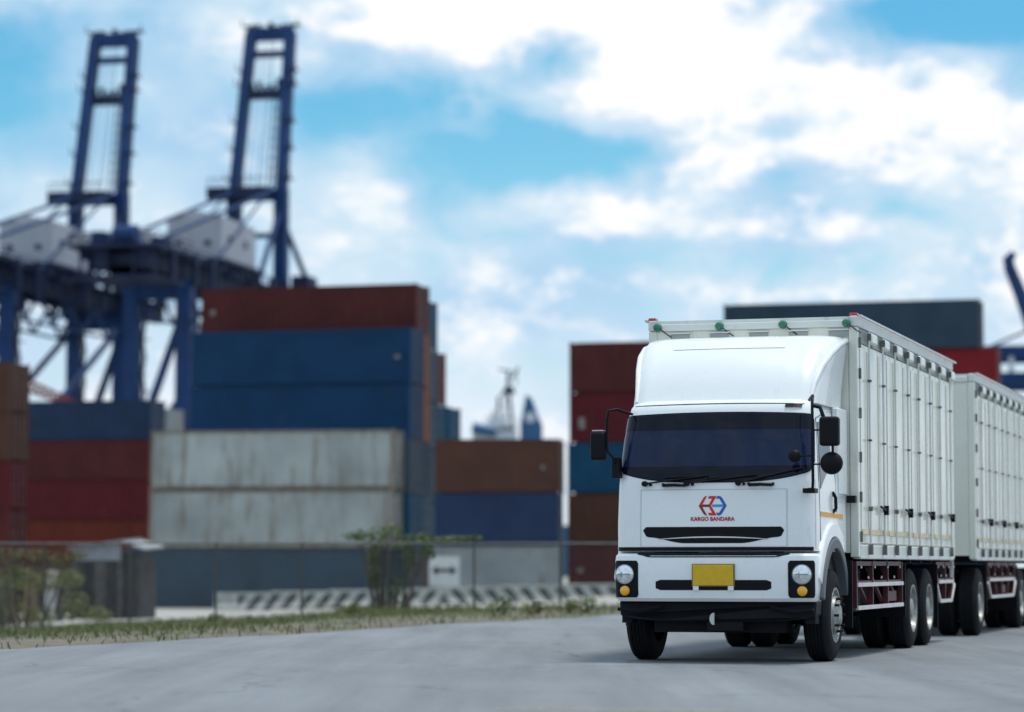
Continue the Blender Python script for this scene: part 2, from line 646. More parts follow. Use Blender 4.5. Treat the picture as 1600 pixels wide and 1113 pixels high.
val = rmul(rmap(rnode_noise(0.16, 5), 0.3, 0.7, 0.90, 1.09), rmap(rnode_noise(1.5, 6, (1.0, 0.05, 1), R(-66)), 0.3, 0.7, 0.83, 1.14))
val = rmul(val, rmap(rnode_noise(0.9, 5, (1.0, 0.10, 1), R(-17)), 0.35, 0.7, 0.90, 1.07))
val = rmul(val, rmap(rnode_noise(42, 3), 0.3, 0.7, 0.86, 1.14))
val = rmul(val, rmap(rnode_noise(9, 5, rough=0.7), 0.3, 0.7, 0.92, 1.07))
val = rmul(val, rmap(rnode_noise(0.55, 7, (1.0, 0.35, 1), R(-40), 0.7), 0.54, 0.72, 1.0, 0.84))
vor = N('ShaderNodeTexVoronoi')
vor.feature = 'DISTANCE_TO_EDGE'
vor.inputs['Scale'].default_value = 0.17
vd = N('ShaderNodeVectorMath')
vn = N('ShaderNodeTexNoise')
vn.inputs['Scale'].default_value = 0.8
vn.inputs['Detail'].default_value = 6
L(t.outputs['Object'], vn.inputs['Vector'])
vs_ = N('ShaderNodeVectorMath')
vs_.operation = 'SCALE'
vs_.inputs['Scale'].default_value = 1.6
L(vn.outputs['Color'], vs_.inputs[0])
L(t.outputs['Object'], vd.inputs[0])
L(vs_.outputs[0], vd.inputs[1])
L(vd.outputs[0], vor.inputs['Vector'])
val = rmul(val, rmap(vor.outputs['Distance'], 0.001, 0.006, 0.72, 1.0))
stain = N('ShaderNodeMix')
stain.data_type = 'RGBA'
stain.blend_type = 'MULTIPLY'
stain.inputs[0].default_value = 1
stain.inputs[6].default_value = (0.205, 0.220, 0.238, 1)
L(val, stain.inputs[7])
L(stain.outputs[2], p.inputs['Base Color'])
p.inputs['Roughness'].default_value = 0.82
p.inputs['Specular IOR Level'].default_value = 0.3
b_ = N('ShaderNodeBump')
b_.inputs['Strength'].default_value = 0.25
b_.inputs['Distance'].default_value = 0.008
L(rnode_noise(60, 4), b_.inputs['Height'])
L(b_.outputs[0], p.inputs['Normal'])
rng = random.Random(5)
vs = []
Lr = []
for k in range(0, 181):
    s_ = -40 + k * 1.0
    q = E0 + ED * s_ + EN * (rng.uniform(-0.14, 0.14) + 0.16 * math.sin(s_ * 0.5) + 0.1 * math.sin(s_ * 1.3))
    Lr.append((q.x, q.y, 0.0))
poly = Lr + [(200, 140, 0), (200, -60, 0), (-60, -60, 0)]
road = MB().add(poly, [tuple(range(len(poly)))]).build('road', rm)
tag(road, kind='structure')
mk = mat('worn_yellow_line', (0.42, 0.36, 0.24), 0.8, var=0.3, vscale=8)
mline = MB()
a0, a1 = Vector((-0.12, 20.15)), Vector((1.6, 19.75))
nn = (a1 - a0).normalized()
nn = Vector((-nn.y, nn.x)) * 0.05
mline.add([(a0.x - nn.x, a0.y - nn.y, 0.004), (a1.x - nn.x, a1.y - nn.y, 0.004), (a1.x + nn.x, a1.y + nn.y, 0.004), (a0.x + nn.x, a0.y + nn.y, 0.004)], [(0, 1, 2, 3)])
tag(mline.build('road_marking', mk), kind='structure')

# ------------------------------------------------------------------ containers
CM = {}


def corr(length, y0, z0, z1, pitch=0.30, depth=0.05, x0=0.0, axis='x', sgn=1):
    """corrugated sheet between z0 and z1 along x (axis x) or y (axis y)"""
    m = MB()
    n = int(length / pitch)
    pts = []
    for i in range(n):
        a = x0 + length * i / n
        w = length / n
        pts += [(a, 0), (a + w * 0.30, 0), (a + w * 0.5, depth), (a + w * 0.80, depth)]
    pts.append((x0 + length, 0))
    vs = []
    for a, d in pts:
        for z in (z0, z1):
            vs.append((a, y0 + d * sgn, z) if axis == 'x' else (y0 + d * sgn, a, z))
    m.add(vs, [(2 * i, 2 * i + 2, 2 * i + 3, 2 * i + 1) for i in range(len(pts) - 1)])
    return m


def container_meshes(Lc, Hc, Wc=2.44):
    key = (Lc, Hc)
    if key in CM:
        return CM[key]
    d = {}
    f = MB()
    pw = 0.16
    for x in (0, Lc - pw):
        for y in (0, Wc - pw):
            f.box(x, x + pw, y, y + pw, 0.115, Hc - 0.115)
            for z in (0, Hc - 0.118):                                # corner castings, proud of the posts
                f.box(x - 0.006, x + pw + 0.008, y - 0.006, y + pw + 0.008, z, z + 0.118)
    for y in (0.01, Wc - 0.11):
        f.box(pw, Lc - pw, y, y + 0.10, Hc - 0.15, Hc - 0.055)
        f.box(pw, Lc - pw, y, y + 0.10, 0.055, 0.18)
    for x in (0.01, Lc - 0.11):
        f.box(x, x + 0.10, pw, Wc - pw, Hc - 0.15, Hc - 0.055)
        f.box(x, x + 0.10, pw, Wc - pw, 0.055, 0.18)
    f.box(pw, Lc - pw, 0.11, Wc - 0.11, 0.10, 0.15)
    f.box(0.3, Lc - 0.3, 0.22, Wc - 0.22, 0.003, 0.099)          # underframe, made a solid slab to block sky light through the gap
    f.box(0.3, Lc - 0.3, 0.22, Wc - 0.22, Hc - 0.115, Hc - 0.003)  # slab added at roof level to stop sky light between stacked containers
    d['frame'] = f.mesh('frame')
    d['side_wall'] = corr(Lc - 2 * pw, 0.02, 0.16, Hc - 0.12, x0=pw).mesh('side_wall')
    d['side_wall_back'] = corr(Lc - 2 * pw, Wc - 0.035, 0.16, Hc - 0.12, x0=pw, sgn=-1).mesh('side_wall')
    d['end_wall'] = corr(Wc - 2 * pw, 0.03, 0.16, Hc - 0.13, x0=pw, axis='y', pitch=0.25).mesh('end_wall')
    r = MB()
    n = int(Lc / 0.5)
    r.box(0.1, Lc - 0.1, 0.1, Wc - 0.1, Hc - 0.10, Hc - 0.075)
    for i in range(n):
        x = 0.2 + (Lc - 0.4) * i / n
        r.box(x, x + 0.25, 0.15, Wc - 0.15, Hc - 0.075, Hc - 0.06)
    d['roof'] = r.mesh('roof')
    hw = (Wc - 2 * pw) / 2
    for k in (0, 1):
        dm = MB()
        y0 = pw + k * hw + 0.01
        dm.box(Lc - 0.075, Lc - 0.035, y0, y0 + hw - 0.02, 0.18, Hc - 0.15)
        for q in range(3):
            zz = 0.3 + (Hc - 0.75) * q / 2.5
            dm.box(Lc - 0.035, Lc - 0.02, y0 + 0.08, y0 + hw - 0.10, zz, zz + (Hc - 0.75) / 3.4)
        d['door%d' % k] = dm.mesh('door')
        rods = []
        for q in (0.28, 0.75):
            rm_ = MB().cyl((Lc - 0.0, y0 + hw * q, 0.12), (Lc - 0.0, y0 + hw * q, Hc - 0.10), 0.02, n=8)
            for z in (0.2, 0.9, 1.3, Hc - 0.25):
                rm_.box(Lc - 0.03, Lc + 0.025, y0 + hw * q - 0.05, y0 + hw * q + 0.05, z, z + 0.07)
            rods.append(rm_.mesh('lock_rod'))
        d['rods%d' % k] = rods
    CM[key] = d
    return d


def part(name, me, m, parent):
    o = bpy.data.objects.new(name, me)
    COL.objects.link(o)
    o.parent = parent
    if not me.materials:
        me.materials.append(m)
    o.material_slots[0].link = 'OBJECT'
    o.material_slots[0].material = m
    return o


M_PLT = mat('faded_plate', (0.20, 0.18, 0.16), 0.6, var=0.4, vscale=6)
PLATES = random.Random(44)


def container(x, y, z, yaw, m, label, group, Lc=12.19, Hc=2.896):
    """x, y: front right bottom corner; long side faces the camera, doors at the right end"""
    plate = (Lc - 0.9 if PLATES.random() < 0.5 else 0.5, PLATES.uniform(0.15, 0.35), PLATES.uniform(0.4, Hc - 1.1), PLATES.uniform(0.15, 0.6)) if PLATES.random() < 0.4 else None
    cy, sy = math.cos(yaw), math.sin(yaw)
    e = empty('shipping_container', (x - Lc * cy, y + Lc * sy, z), -yaw)
    tag(e, label, 'container', group)
    d = container_meshes(Lc, Hc)
    part('frame', d['frame'], C_WFRAME if m is C_WHITE else m, e)
    part('side_wall', d['side_wall'], m, e)
    part('side_wall', d['side_wall_back'], m, e)
    part('end_wall', d['end_wall'], m, e)
    part('roof', d['roof'], m, e)
    if plate:
        MB().box(plate[0], plate[0] + plate[1], -0.012, -0.004, plate[2], plate[2] + plate[3]).build('data_plate', M_PLT, e)
    for k in (0, 1):
        dr = part('door', d['door%d' % k], m, e)
        for r_ in d['rods%d' % k]:
            part('lock_rod', r_, M_GALV, dr)
    return e


def wx(px, D):
    return (px - 800) / F * D * math.cos(PITCH) * 1.0029


ORD = ['bottom', 'second', 'third', 'fourth', 'fifth', 'sixth']


def stack(px, D, base, yaw, levels, where, group, Lc=12.19):
    """levels: (material, colour word, height, shift along, label or None)"""
    z = base
    n = len(levels)
    for i, (m, cw, h, sh, lab) in enumerate(levels):
        X = wx(px, D) + sh * math.cos(yaw)
        Y = D - sh * math.sin(yaw)
        pos = 'topmost' if i == n - 1 else ORD[i] + (' from the ground' if i else '')
        container(X, Y, z, yaw, m, lab or '%s container, %s %s' % (cw, pos, where), group, Lc, h)
        z += h


HC, SD = 2.896, 2.591
Y15 = R(15)
G1 = 'containers of the big left-centre block'
stack(614, 133.5, -1.05, R(9), [
    (C_SLATE, 'grey-blue', HC, -1.3, 'grey-blue container on the ground behind fence, under two weathered white ones'),
    (C_WHITE, 'white', HC, 0, 'lower of two weathered white containers, directly on the grey-blue container'),
    (C_WHITE, 'white', HC, 0.05, 'upper weathered white container with a rusty lower edge, in front of blue ones')], 'x', G1)
stack(640, 143, -1.05, Y15, [
    (C_SLATE, 'slate', HC, 0, None), (C_TEAL, 'teal-blue', HC, 0, None), (C_SLATE, 'slate', HC, 0, None),
    (C_BLUE, 'navy', HC, 0, 'lower of the two wide navy blue containers above the white pair'),
    (C_BLUE, 'navy', HC, 0.05, 'upper of the two wide navy blue containers, right under the maroon top one')],
    'in the row just behind the white containers', G1)
stack(650, 145.7, -1.05, Y15, [
    (C_BROWN, 'brown', HC, 0, None), (C_STEEL, 'steel-blue', HC, 0, None), (C_DARKB, 'dark blue', HC, 0, None),
    (C_ORNG, 'orange', HC, 0, None), (C_ORNG, 'orange-brown', HC, 0, None),
    (C_RED, 'maroon', SD, 0, 'maroon container on the very top of the tall left-centre block')],
    'in the row under the maroon top container', G1)
stack(663, 148.4, -1.05, Y15, [
    (C_BLUE, 'navy', HC, 0, None), (C_STEEL, 'steel-blue', SD, 0, None), (C_SLATE, 'slate', HC, 0, None),
    (C_STEEL, 'pale blue', SD, 0, None), (C_STEEL, 'steel-blue', HC, 0, None), (C_TEAL, 'teal', SD, 0, None)],
    'in the row behind the maroon top container', G1)
stack(677, 151.1, -1.05, Y15, [
    (C_BROWN, 'brown', HC, 0, None), (C_DARKB, 'dark blue', SD, 0, None), (C_STEEL, 'steel-blue', HC, 0, None),
    (C_TEAL, 'teal', SD, 0, None), (C_RUST, 'rust-red', HC, 0, None)],
    'in the rearmost row of the left-centre block', G1)
G2 = 'short containers in the middle'
stack(873, 133, -0.62, R(6), [
    (C_GREY, 'grey', SD, 0, 'pale grey short container on the ground behind the arrow sign'),
    (C_RBLUE, 'royal blue', SD, 0, 'royal blue short container between the brown and the pale grey ones'),
    (C_BROWN, 'brown', SD, 0.05, 'brown short container on top of the middle stack, below the ship')], 'x', G2, Lc=6.058)
G3 = 'containers behind the truck cab'
Xl = wx(887, 142)
pr = 800 + (Xl + 12.19 * math.cos(Y15)) / (142 - 12.19 * math.sin(Y15)) * F
stack(pr, 142 - 12.19 * math.sin(Y15), -0.42, Y15, [
    (C_RED, 'dark red', SD, 0, None), (C_BROWN, 'brown', SD, 0, None), (C_TEAL, 'teal-blue', SD, 0, None),
    (C_CRIM, 'dark crimson', SD, 0.1, None), (C_RED, 'maroon', SD, 0.1, None)],
    'in the stack beside the truck cab', G3)
stack(1560, 145, -0.42, Y15, [
    (C_STEEL, 'steel-blue', SD, 0, None), (C_BROWN, 'brown', SD, 0, None), (C_RBLUE, 'royal blue', SD, 0, None),
    (C_RUST, 'rust-red', SD, 0, None), (C_BRED, 'red', SD, 0, 'bright red container showing above the trailer, under the long slate one')],
    'in the stack behind the trailer', 'containers behind the trailer')
container(wx(1533, 145), 145, -0.42 + 5 * SD, Y15, C_SLATE, 'extra long slate-blue container on top, above the truck box roof', 'containers behind the trailer', 13.716, SD)
G4 = 'containers of the left stack'
stack(233, 178, -1.2, Y15, [
    (C_BROWN, 'brown', SD, 0, None), (C_RUST, 'rust-red', SD, 0, None), (C_CRIM, 'crimson', SD, 0, None),
    (C_RED, 'maroon', SD, 0, None), (C_DARKB, 'dark blue', SD, 0.1, None)], 'in the left stack below the cranes', G4)
stack(14, 145, -1.2, Y15, [
    (C_BROWN, 'brown', SD, 0, None), (C_RED, 'dark maroon', SD, 0, None), (C_CRIM, 'crimson', SD, 0, None),
    (C_BROWN, 'reddish brown', SD, 0, None), (C_BROWN, 'rusty brown', SD, 0, None)], 'in the stack cut by the left picture edge', 'containers at the left picture edge')
stack(702, 165, -1.05, Y15, [
    (C_SLATE, 'slate', HC, 0, None), (C_BROWN, 'brown', HC, 0, None), (C_STEEL, 'steel-blue', HC, 0, None), (C_TEAL, 'teal', HC, 0, None)],
    'in the far stack left of the ship', 'containers of the far stack by the ship')
stack(268, 215, -1.2, Y15, [
    (C_STEEL, 'steel-blue', HC, 0, None), (C_GREY, 'grey', HC, 0, None), (C_BROWN, 'brown', HC, 0, None), (C_RUST, 'rust-red', HC, 0, None), (C_GREY, 'pale grey', HC, 0, None)],
    'in the far stack between the crane legs', 'containers of the far stack by the cranes')

# ------------------------------------------------------------------ cranes
def make_crane():
    root = empty('gantry_crane', (0, 0, -1.2))
    z0 = 1.2                                             # heights below are given from z = 0 of the road
    LX, FY = 3.0, 36.0
    def B(name, m=M_CBLUE, bevel=0.0):
        return lambda mb, parent=root: mb.build(name, m, parent)
    for x in (-LX, LX):
        for y, top in ((0, 32.2), (FY, 47.0)):
            w = 1.65 if y == 0 else 1.55
            lg = MB().box(x - w / 2, x + w / 2, y - 0.8, y + 0.8, 1.4, top + z0).build('leg', M_CBLUE, root)
            bg = MB()
            bg.box(x - 1.5, x + 1.5, y - 0.7, y + 0.7, 0.35, 1.4)
            for q in (-1.0, 0.0, 1.0):
                bg.cyl((x + q, y - 0.3, 0.35), (x + q, y + 0.3, 0.35), 0.35, n=14)
            bg.build('bogie', M_CDARK, lg)
            st_ = MB()
            for q in range(16):                          # caged access ladder and landings
                zz = 4 + q * 1.9
                if zz > top - 1:
                    break
                st_.box(x + w / 2, x + w / 2 + (0.75 if q % 3 else 1.1), y - 0.6, y + 0.4, zz, zz + 0.12)
                st_.bar((x + w / 2 + 0.5, y - 0.5 + 0.8 * (q % 2), zz), (x + w / 2 + 0.5, y + 0.3 - 0.8 * (q % 2), zz + 1.9), 0.35, 0.08)
            tag(st_.build('stairway', M_CDARK, lg), kind='stuff')
    for y in (0, FY):
        MB().box(-LX + 0.85, LX - 0.85, y - 0.6, y + 0.6, 30.0 + z0, 32.0 + z0).build('portal_beam', M_CBLUE, root)
        MB().box(-LX + 0.85, LX - 0.85, y - 0.5, y + 0.5, 3.2, 4.6).build('sill_beam', M_CBLUE, root)
        MB().bar((LX - 0.4, y, 28.0 + z0), (-LX + 0.4, y, 13.5 + z0), 0.75).build('brace', M_CBLUE, root)
    for x in (-LX, LX):
        MB().box(x - 0.5, x + 0.5, 0.8, FY - 0.8, 10.5 + z0, 12.0 + z0).build('side_beam', M_CBLUE, root)
        MB().tube([(x, 1.0, 12.4 + z0), (x, FY - 1, 30 + z0)], 0.4, 10).build('brace', M_CBLUE, root)
    for x in (-2.4, 2.4):
        g = MB().box(x - 0.65, x + 0.65, -12, 52, 32.2 + z0, 34.3 + z0)
        gi = g.build('main_girder', M_CDARK, root)
        rl = MB()
        for q in range(33):
            yy = -12 + q * 2
            sx = 1 if x > 0 else -1
            rl.bar((x + sx * 1.6, yy, 34.3 + z0), (x + sx * 1.6, yy, 35.4 + z0), 0.08)
        rl.box(x + (0.65 if x > 0 else -1.7), x + (1.7 if x > 0 else -0.65), -12, 52, 34.12 + z0, 34.28 + z0)
        for zz in (34.85, 35.4):
            rl.bar((x + (1.6 if x > 0 else -1.6), -12, zz + z0), (x + (1.6 if x > 0 else -1.6), 52, zz + z0), 0.08)
        tag(rl.build('walkway', M_CDARK, gi), kind='stuff')
    for y in (-11, -4, 8, 20, 30, 44):
        MB().box(-1.75, 1.75, y - 0.35, y + 0.35, 32.6 + z0, 33.9 + z0).build('cross_beam', M_CDARK, root)
    # rear platform with drives
    pf = MB()
    pf.box(-5.4, 4.6, -13.5, -2.0, 34.35 + z0, 34.75 + z0)
    pf.box(-4.6, 4.0, -12.5, -3.0, 31.2 + z0, 31.5 + z0)
    for x in (-4.4, -1.5, 1.5, 3.8):
        for y in (-12.3, -3.2):
            pf.bar((x, y, 31.5 + z0), (x, y, 34.35 + z0), 0.25)
    pfo = pf.build('rear_platform', M_CDARK, root)
    rl = MB()
    for x in (-5.3, 4.5):
        for zz in (35.3, 35.85):
            rl.bar((x, -13.4, zz + z0), (x, -2.1, zz + z0), 0.1)
    for zz in (35.3, 35.85):
        rl.bar((-5.3, -13.4, zz + z0), (4.5, -13.4, zz + z0), 0.1)
    for i in range(8):
        rl.bar((-5.3 + i * 1.4, -13.4, 34.75 + z0), (-5.3 + i * 1.4, -13.4, 35.85 + z0), 0.1)
    rl.build('handrail', M_CDARK, pfo)
    MB().box(-3.6, -2.2, -11.5, -9.5, 34.75 + z0, 36.3 + z0).build('winch_motor', M_CBLUE, root)
    MB().cyl((-1.2, -10.5, 35.9 + z0), (1.2, -10.5, 35.9 + z0), 1.1, n=20).build('winch_drum', M_CBLUE, root)
    MB().box(1.8, 3.4, -8, -5.5, 34.75 + z0, 36.0 + z0).build('winch_motor', M_CBLUE, root)
    MB().box(-4.8, -3.0, -7, -4, 34.75 + z0, 35.9 + z0).build('winch_motor', M_CBLUE, root)
    MB().box(-1.2, 0.8, -7.5, -4.0, 34.75 + z0, 37.0 + z0).build('electric_cabinet', M_CHOUSE, root)
    # machinery house
    hx0, hx1, hy0, hy1, hz0, hz1 = -4.0, 2.5, 14, 27, 36.0 + z0, 41.0 + z0
    hs_ = MB().prism([(hx0, hz0), (hx1, hz0), (hx1, hz1), ((hx0 + hx1) / 2, hz1 + 0.7), (hx0, hz1)], lambda a, b, d: (a, d, b), hy0, hy1).build('machinery_house', M_CHOUSE, root)
    rb = MB()
    for i in range(9):
        xx = hx0 + 0.1 + (hx1 - hx0 - 0.3) * i / 8
        rb.box(xx, xx + 0.1, hy0 - 0.08, hy0, hz0, hz1 - 0.1)
    for i in range(14):
        yy = hy0 + 0.1 + (hy1 - hy0 - 0.3) * i / 13
        rb.box(hx1, hx1 + 0.08, yy, yy + 0.1, hz0, hz1 - 0.1)
    tag(rb.build('cladding_rib', M_CHOUSE, hs_), kind='stuff')
    for xx in (-2.6, 0.9):
        MB().box(xx - 0.35, xx + 0.35, hy0 - 0.14, hy0 - 0.081, hz0 + 1.6, hz0 + 2.2).build('window', M_CDARK, hs_)
    for yy in (17, 23):
        MB().box(hx1 + 0.081, hx1 + 0.14, yy - 0.5, yy + 0.5, hz0 + 2.2, hz0 + 3.0).build('window', M_CDARK, hs_)
    sup = MB()
    sup.box(-4.6, 3.4, 13, 28, 35.5 + z0, 35.95 + z0)
    for x in (-2.4, 2.4):
        for y in (14, 18, 22, 27):
            sup.box(x - 0.25, x + 0.25, y - 0.25, y + 0.25, 34.3 + z0, 35.5 + z0)
    sup.prism([(-3.6, 35.5 + z0), (3.0, 35.5 + z0), (1.8, 33.0 + z0), (-2.4, 33.0 + z0)], lambda a, b, d: (a, d, b), 19.5, 27)
    sup.build('house_support', M_CDARK, root)
    # upper tower on the water-side legs
    MB().box(-LX - 2.6, LX - 1.0, FY - 3.2, FY - 0.9, 45.6 + z0, 47.0 + z0).build('tower_platform', M_CDARK, root)
    MB().box(-LX + 0.85, LX - 0.85, FY - 0.6, FY + 0.6, 45.6 + z0, 46.9 + z0).build('tower_beam', M_CBLUE, root)
    MB().box(-LX + 0.85, LX - 0.85, FY - 0.35, FY + 0.35, 41.0 + z0, 41.6 + z0).build('tower_beam', M_CBLUE, root)
    lean = 5.0
    for x in (-LX, LX):
        MB().bar((x * 1.0, FY, 46.5 + z0), (x * 0.84, FY + lean, 67.5 + z0), 1.25, 1.5, up=(0, 1, 0)).build('tower_leg', M_CBLUE, root)
    def tp(x, z):
        k = (z - 46.5) / 21
        return Vector((x * (1 - 0.18 * k), FY + lean * k, z + z0))
    for z, h in ((59.3, 1.1), (64.6, 0.7), (67.2, 1.5)):
        MB().bar(tp(-LX - 0.5, z), tp(LX + 0.5, z), 1.2, h).build('tower_beam', M_CDARK if z < 60 else M_CBLUE, root)
    ex = MB()
    rr = random.Random(3)
    for z in (48.2, 52.1, 55.6, 60.4, 62.3, 68.2):
        for x in (-LX, LX):
            q = tp(x, z)
            s_ = -1 if x < 0 else 1
            ex.box(q.x + s_ * 0.5 - 0.5, q.x + s_ * 0.9 + 0.4, q.y - 0.9, q.y + 0.6, q.z, q.z + 0.16)
            ex.bar((q.x + s_ * 1.2, q.y - 0.8, q.z), (q.x + s_ * 1.2, q.y - 0.8, q.z + 1.0), 0.1)
    for i in range(7):
        q = tp(-LX + i * LX / 3, 60.2)
        ex.box(q.x - 0.25, q.x + 0.25, q.y - 0.6, q.y - 0.1, q.z - 0.4, q.z + rr.uniform(0.2, 1.1))
        q = tp(-LX + i * LX / 3, 68.0)
        ex.box(q.x - 0.3, q.x + 0.3, q.y - 0.5, q.y, q.z - 0.4, q.z + rr.uniform(0.1, 0.8))
    for i in range(8):
        xx = -LX - 2.4 + i * 0.9
        ex.bar((xx, FY - 3.1, 47 + z0), (xx, FY - 3.1, 48.1 + z0), 0.1)
    ex.bar((-LX - 2.4, FY - 3.1, 48.1 + z0), (LX - 1.2, FY - 3.1, 48.1 + z0), 0.1)
    tag(ex.build('landing', M_CDARK, root), kind='stuff')
    ld = MB()
    for s_ in (0.0, 0.7):
        ld.bar(tp(LX - 1.1 - s_, 47.5), tp(LX - 1.1 - s_, 59), 0.14)
    for i in range(18):
        z = 47.6 + i * 0.63
        ld.bar(tp(LX - 1.1, z), tp(LX - 1.8, z + (0.3 if i % 2 else -0.3)), 0.12)
    ld.build('ladder', M_CDARK, root)
    rp = MB()
    for x in (-0.9, 0.1, 0.6):
        rp.bar(tp(x, 67), Vector((x * 1.2, FY - 1, 47 + z0)), 0.06)
    tag(rp.build('hoist_rope', M_CDARK, root), kind='stuff')
    for x in (-2.4, 2.4):
        MB().tube([(x, FY - 1.0, 46.8 + z0), (x, -8, 35.5 + z0)], 0.22, 8).build('backstay', M_CBLUE, root)
        MB().tube([(x * 1.3, FY + 0.4, 43 + z0), (x * 1.3, FY + 15, 34.3 + z0)], 0.35, 8).build('forestay', M_CBLUE, root)
        MB().tube([(x * 1.2, FY - 0.5, 44 + z0), (x, FY - 8, 34.3 + z0)], 0.35, 8).build('tower_strut', M_CBLUE, root)
    cb = MB()
    rr = random.Random(9)
    for i in range(26):                                  # lamps, boxes and brackets along the girders
        yy = -12 + i * 1.9
        for x in (-4.2, 4.2):
            if rr.random() < 0.75:
                cb.box(x - 0.3, x + 0.3, yy, yy + rr.uniform(0.3, 1.0), (34.3 if rr.random() < 0.5 else 31.4) + z0, (34.3 if rr.random() < 0.5 else 33.0) + z0 + rr.uniform(0.2, 1.3))
    tag(cb.build('girder_fitting', M_CDARK, root), kind='stuff')
    for y0_, y1_ in ((1, 9), (9, 18), (18, 27), (27, 35)):
        for x in (-LX, LX):
            MB().bar((x, y0_, 31.8 + z0), (x, (y0_ + y1_) / 2, 28.6 + z0), 0.3).build('knee_brace', M_CBLUE, root)
            MB().bar((x, (y0_ + y1_) / 2, 28.6 + z0), (x, y1_, 31.8 + z0), 0.3).build('knee_brace', M_CBLUE, root)
        for x in (-LX, LX):
            MB().bar((x, y0_, 28.6 + z0), (x, y1_, 28.6 + z0), 0.28).build('truss_chord', M_CBLUE, root)
    for x in (-1.6, 1.6):
        MB().tube([(x * 1.6, FY - 2, 47.2 + z0), (x * 1.6, 10, 34.6 + z0)], 0.16, 6).build('tower_strut', M_CBLUE, root)
    MB().box(3.4, 5.6, FY + 3, FY + 7, 34.3 + z0, 36.6 + z0).build('operator_cabin', M_CDARK, root)
    return root


cr = make_crane()
YC = R(12)
cr.location = (wx(246, 300), 300, -1.2)
cr.rotation_euler = (0, 0, -YC)
tag(cr, 'blue quayside crane standing nearer the maroon-topped container block', 'crane', 'quayside cranes at the left')
c2 = copy_tree(cr)
c2.location = (wx(246, 300) - 20.6 * math.cos(YC), 300 + 20.6 * math.sin(YC), -1.2)
tag(c2, 'blue quayside crane partly cut off by the left picture edge', 'crane', 'quayside cranes at the left')

# crane at the right picture edge, boom raised
rc = empty('harbour_crane', (wx(1606, 255), 255, -0.5), R(-8))
tag(rc, 'blue crane with a curved raised boom at the right picture edge', 'crane')
for x in (-2.6, 5.0):
    for y in (0, 9):
        MB().box(x - 0.6, x + 0.6, y - 0.6, y + 0.6, 0, 18.2).build('leg', M_CBLUE, rc)
for y in (0, 9):
    MB().box(-4.0, 7.0, y - 0.55, y + 0.55, 18.2, 19.4).build('cross_beam', M_CBLUE, rc)
    MB().box(-4.0, 7.0, y - 0.5, y + 0.5, 20.9, 21.9).build('cross_beam', M_CBLUE, rc)
for x in (-3.4, -1.4, 0.6, 2.6, 5.0):
    MB().box(x - 0.25, x + 0.25, -0.3, 0.3, 19.4, 20.9).build('post', M_SHIPW, rc)
for x in (-3.4, 6.4):
    MB().box(x - 0.5, x + 0.5, -6, 40, 19.42, 20.88).build('main_girder', M_CBLUE, rc)
bm_ = MB()
bp = [(2.2, 2, 21.5), (0.6, 2, 24.0), (-0.4, 2, 27.0), (-1.3, 2, 29.3), (-1.45, 2, 30.2), (-0.9, 2, 30.8)]
bm_.tube(bp, [0.75, 0.75, 0.68, 0.62, 0.6, 0.35], 6)
bm_.build('raised_boom', M_CBLUE, rc)
MB().tube([(-3.8, 0, 21.6), (0.6, 1.5, 23.6)], 0.13, 8).build('stay', M_CBLUE, rc)
MB().box(1.0, 3.4, 0.6, 3.4, 21.9, 23.2).build('boom_hinge', M_CDARK, rc)

# red lattice jib behind the left stack
jb = empty('lattice_jib', (wx(20, 235), 235, -1.2))
tag(jb, 'small red lattice jib above the left container stack', 'crane')
mb = MB()
for q in range(12):
    z = q * 1.5
    mb.bar((-0.6, 0, z), (0.6, 0, z + 1.5), 0.14)
    mb.bar((0.6, 0, z), (0.6, 0, z + 1.5), 0.2)
    mb.bar((-0.6, 0, z), (-0.6, 0, z + 1.5), 0.2)
mb.build('mast', M_CRED, jb)
mb = MB()
A, B2 = Vector((-1, 0, 18.0)), Vector((5.5, 0, 15.6))
for q in range(9):
    a = A.lerp(B2, q / 9)
    b = A.lerp(B2, (q + 1) / 9)
    hq = Vector((0, 0, 1.0 - 0.06 * q))
    mb.bar(a, b, 0.3)
    mb.bar(a + hq, b + hq, 0.25)
    mb.bar(a, b + hq, 0.18)
    mb.bar(a, a + hq, 0.18)
mb.build('jib', M_CRED, jb)
MB().box(1.6, 5.4, -0.5, 0.5, 14.7, 15.9).build('trolley', M_CRED, jb)

# ------------------------------------------------------------------ ship
SD_ = 380.0
k = SD_ / F
shp = empty('cargo_ship', (0, SD_, -3.0))
tag(shp, 'white ship superstructure with mast and blue funnel above brown container', 'ship')


def sx(px):
    return (px - 800) * k


def sz(py):
    return 1.04 + (883 - py) * k + 3.0


hull = MB()
pl = [(-46, 0), (38, 0), (46, 6), (50, 10), (46, 14), (38, 18), (-46, 18)]
n_ = len(pl)
hull.add([(a * 0.94, b - 3, 0.0) for a, b in pl] + [(a, b - 3, 9.5) for a, b in pl],
         [tuple(range(n_)), tuple(range(2 * n_ - 1, n_ - 1, -1))] + [(i, (i + 1) % n_, n_ + (i + 1) % n_, n_ + i) for i in range(n_)])
hull.build('hull', M_SHIPB, shp)
dk = MB().box(sx(738), sx(808), 0, 12, 9.5, sz(676)).build('superstructure', M_SHIPW, shp)
MB().box(sx(758), sx(806), 1, 11, sz(676), sz(662)).build('bridge_deck', M_SHIPW, shp)
for i in range(6):
    a = sx(761) + i * (sx(806) - sx(761)) / 6.3
    MB().box(a, a + 0.45, 0.9, 1.05, sz(673), sz(667)).build('window', M_CDARK, shp)
MB().box(sx(764), sx(792), 2, 10, sz(662), sz(651)).build('wheelhouse', M_SHIPW, shp)
MB().box(sx(768), sx(782), 3, 6, sz(651), sz(640)).build('signal_house', M_SHIPW, shp)
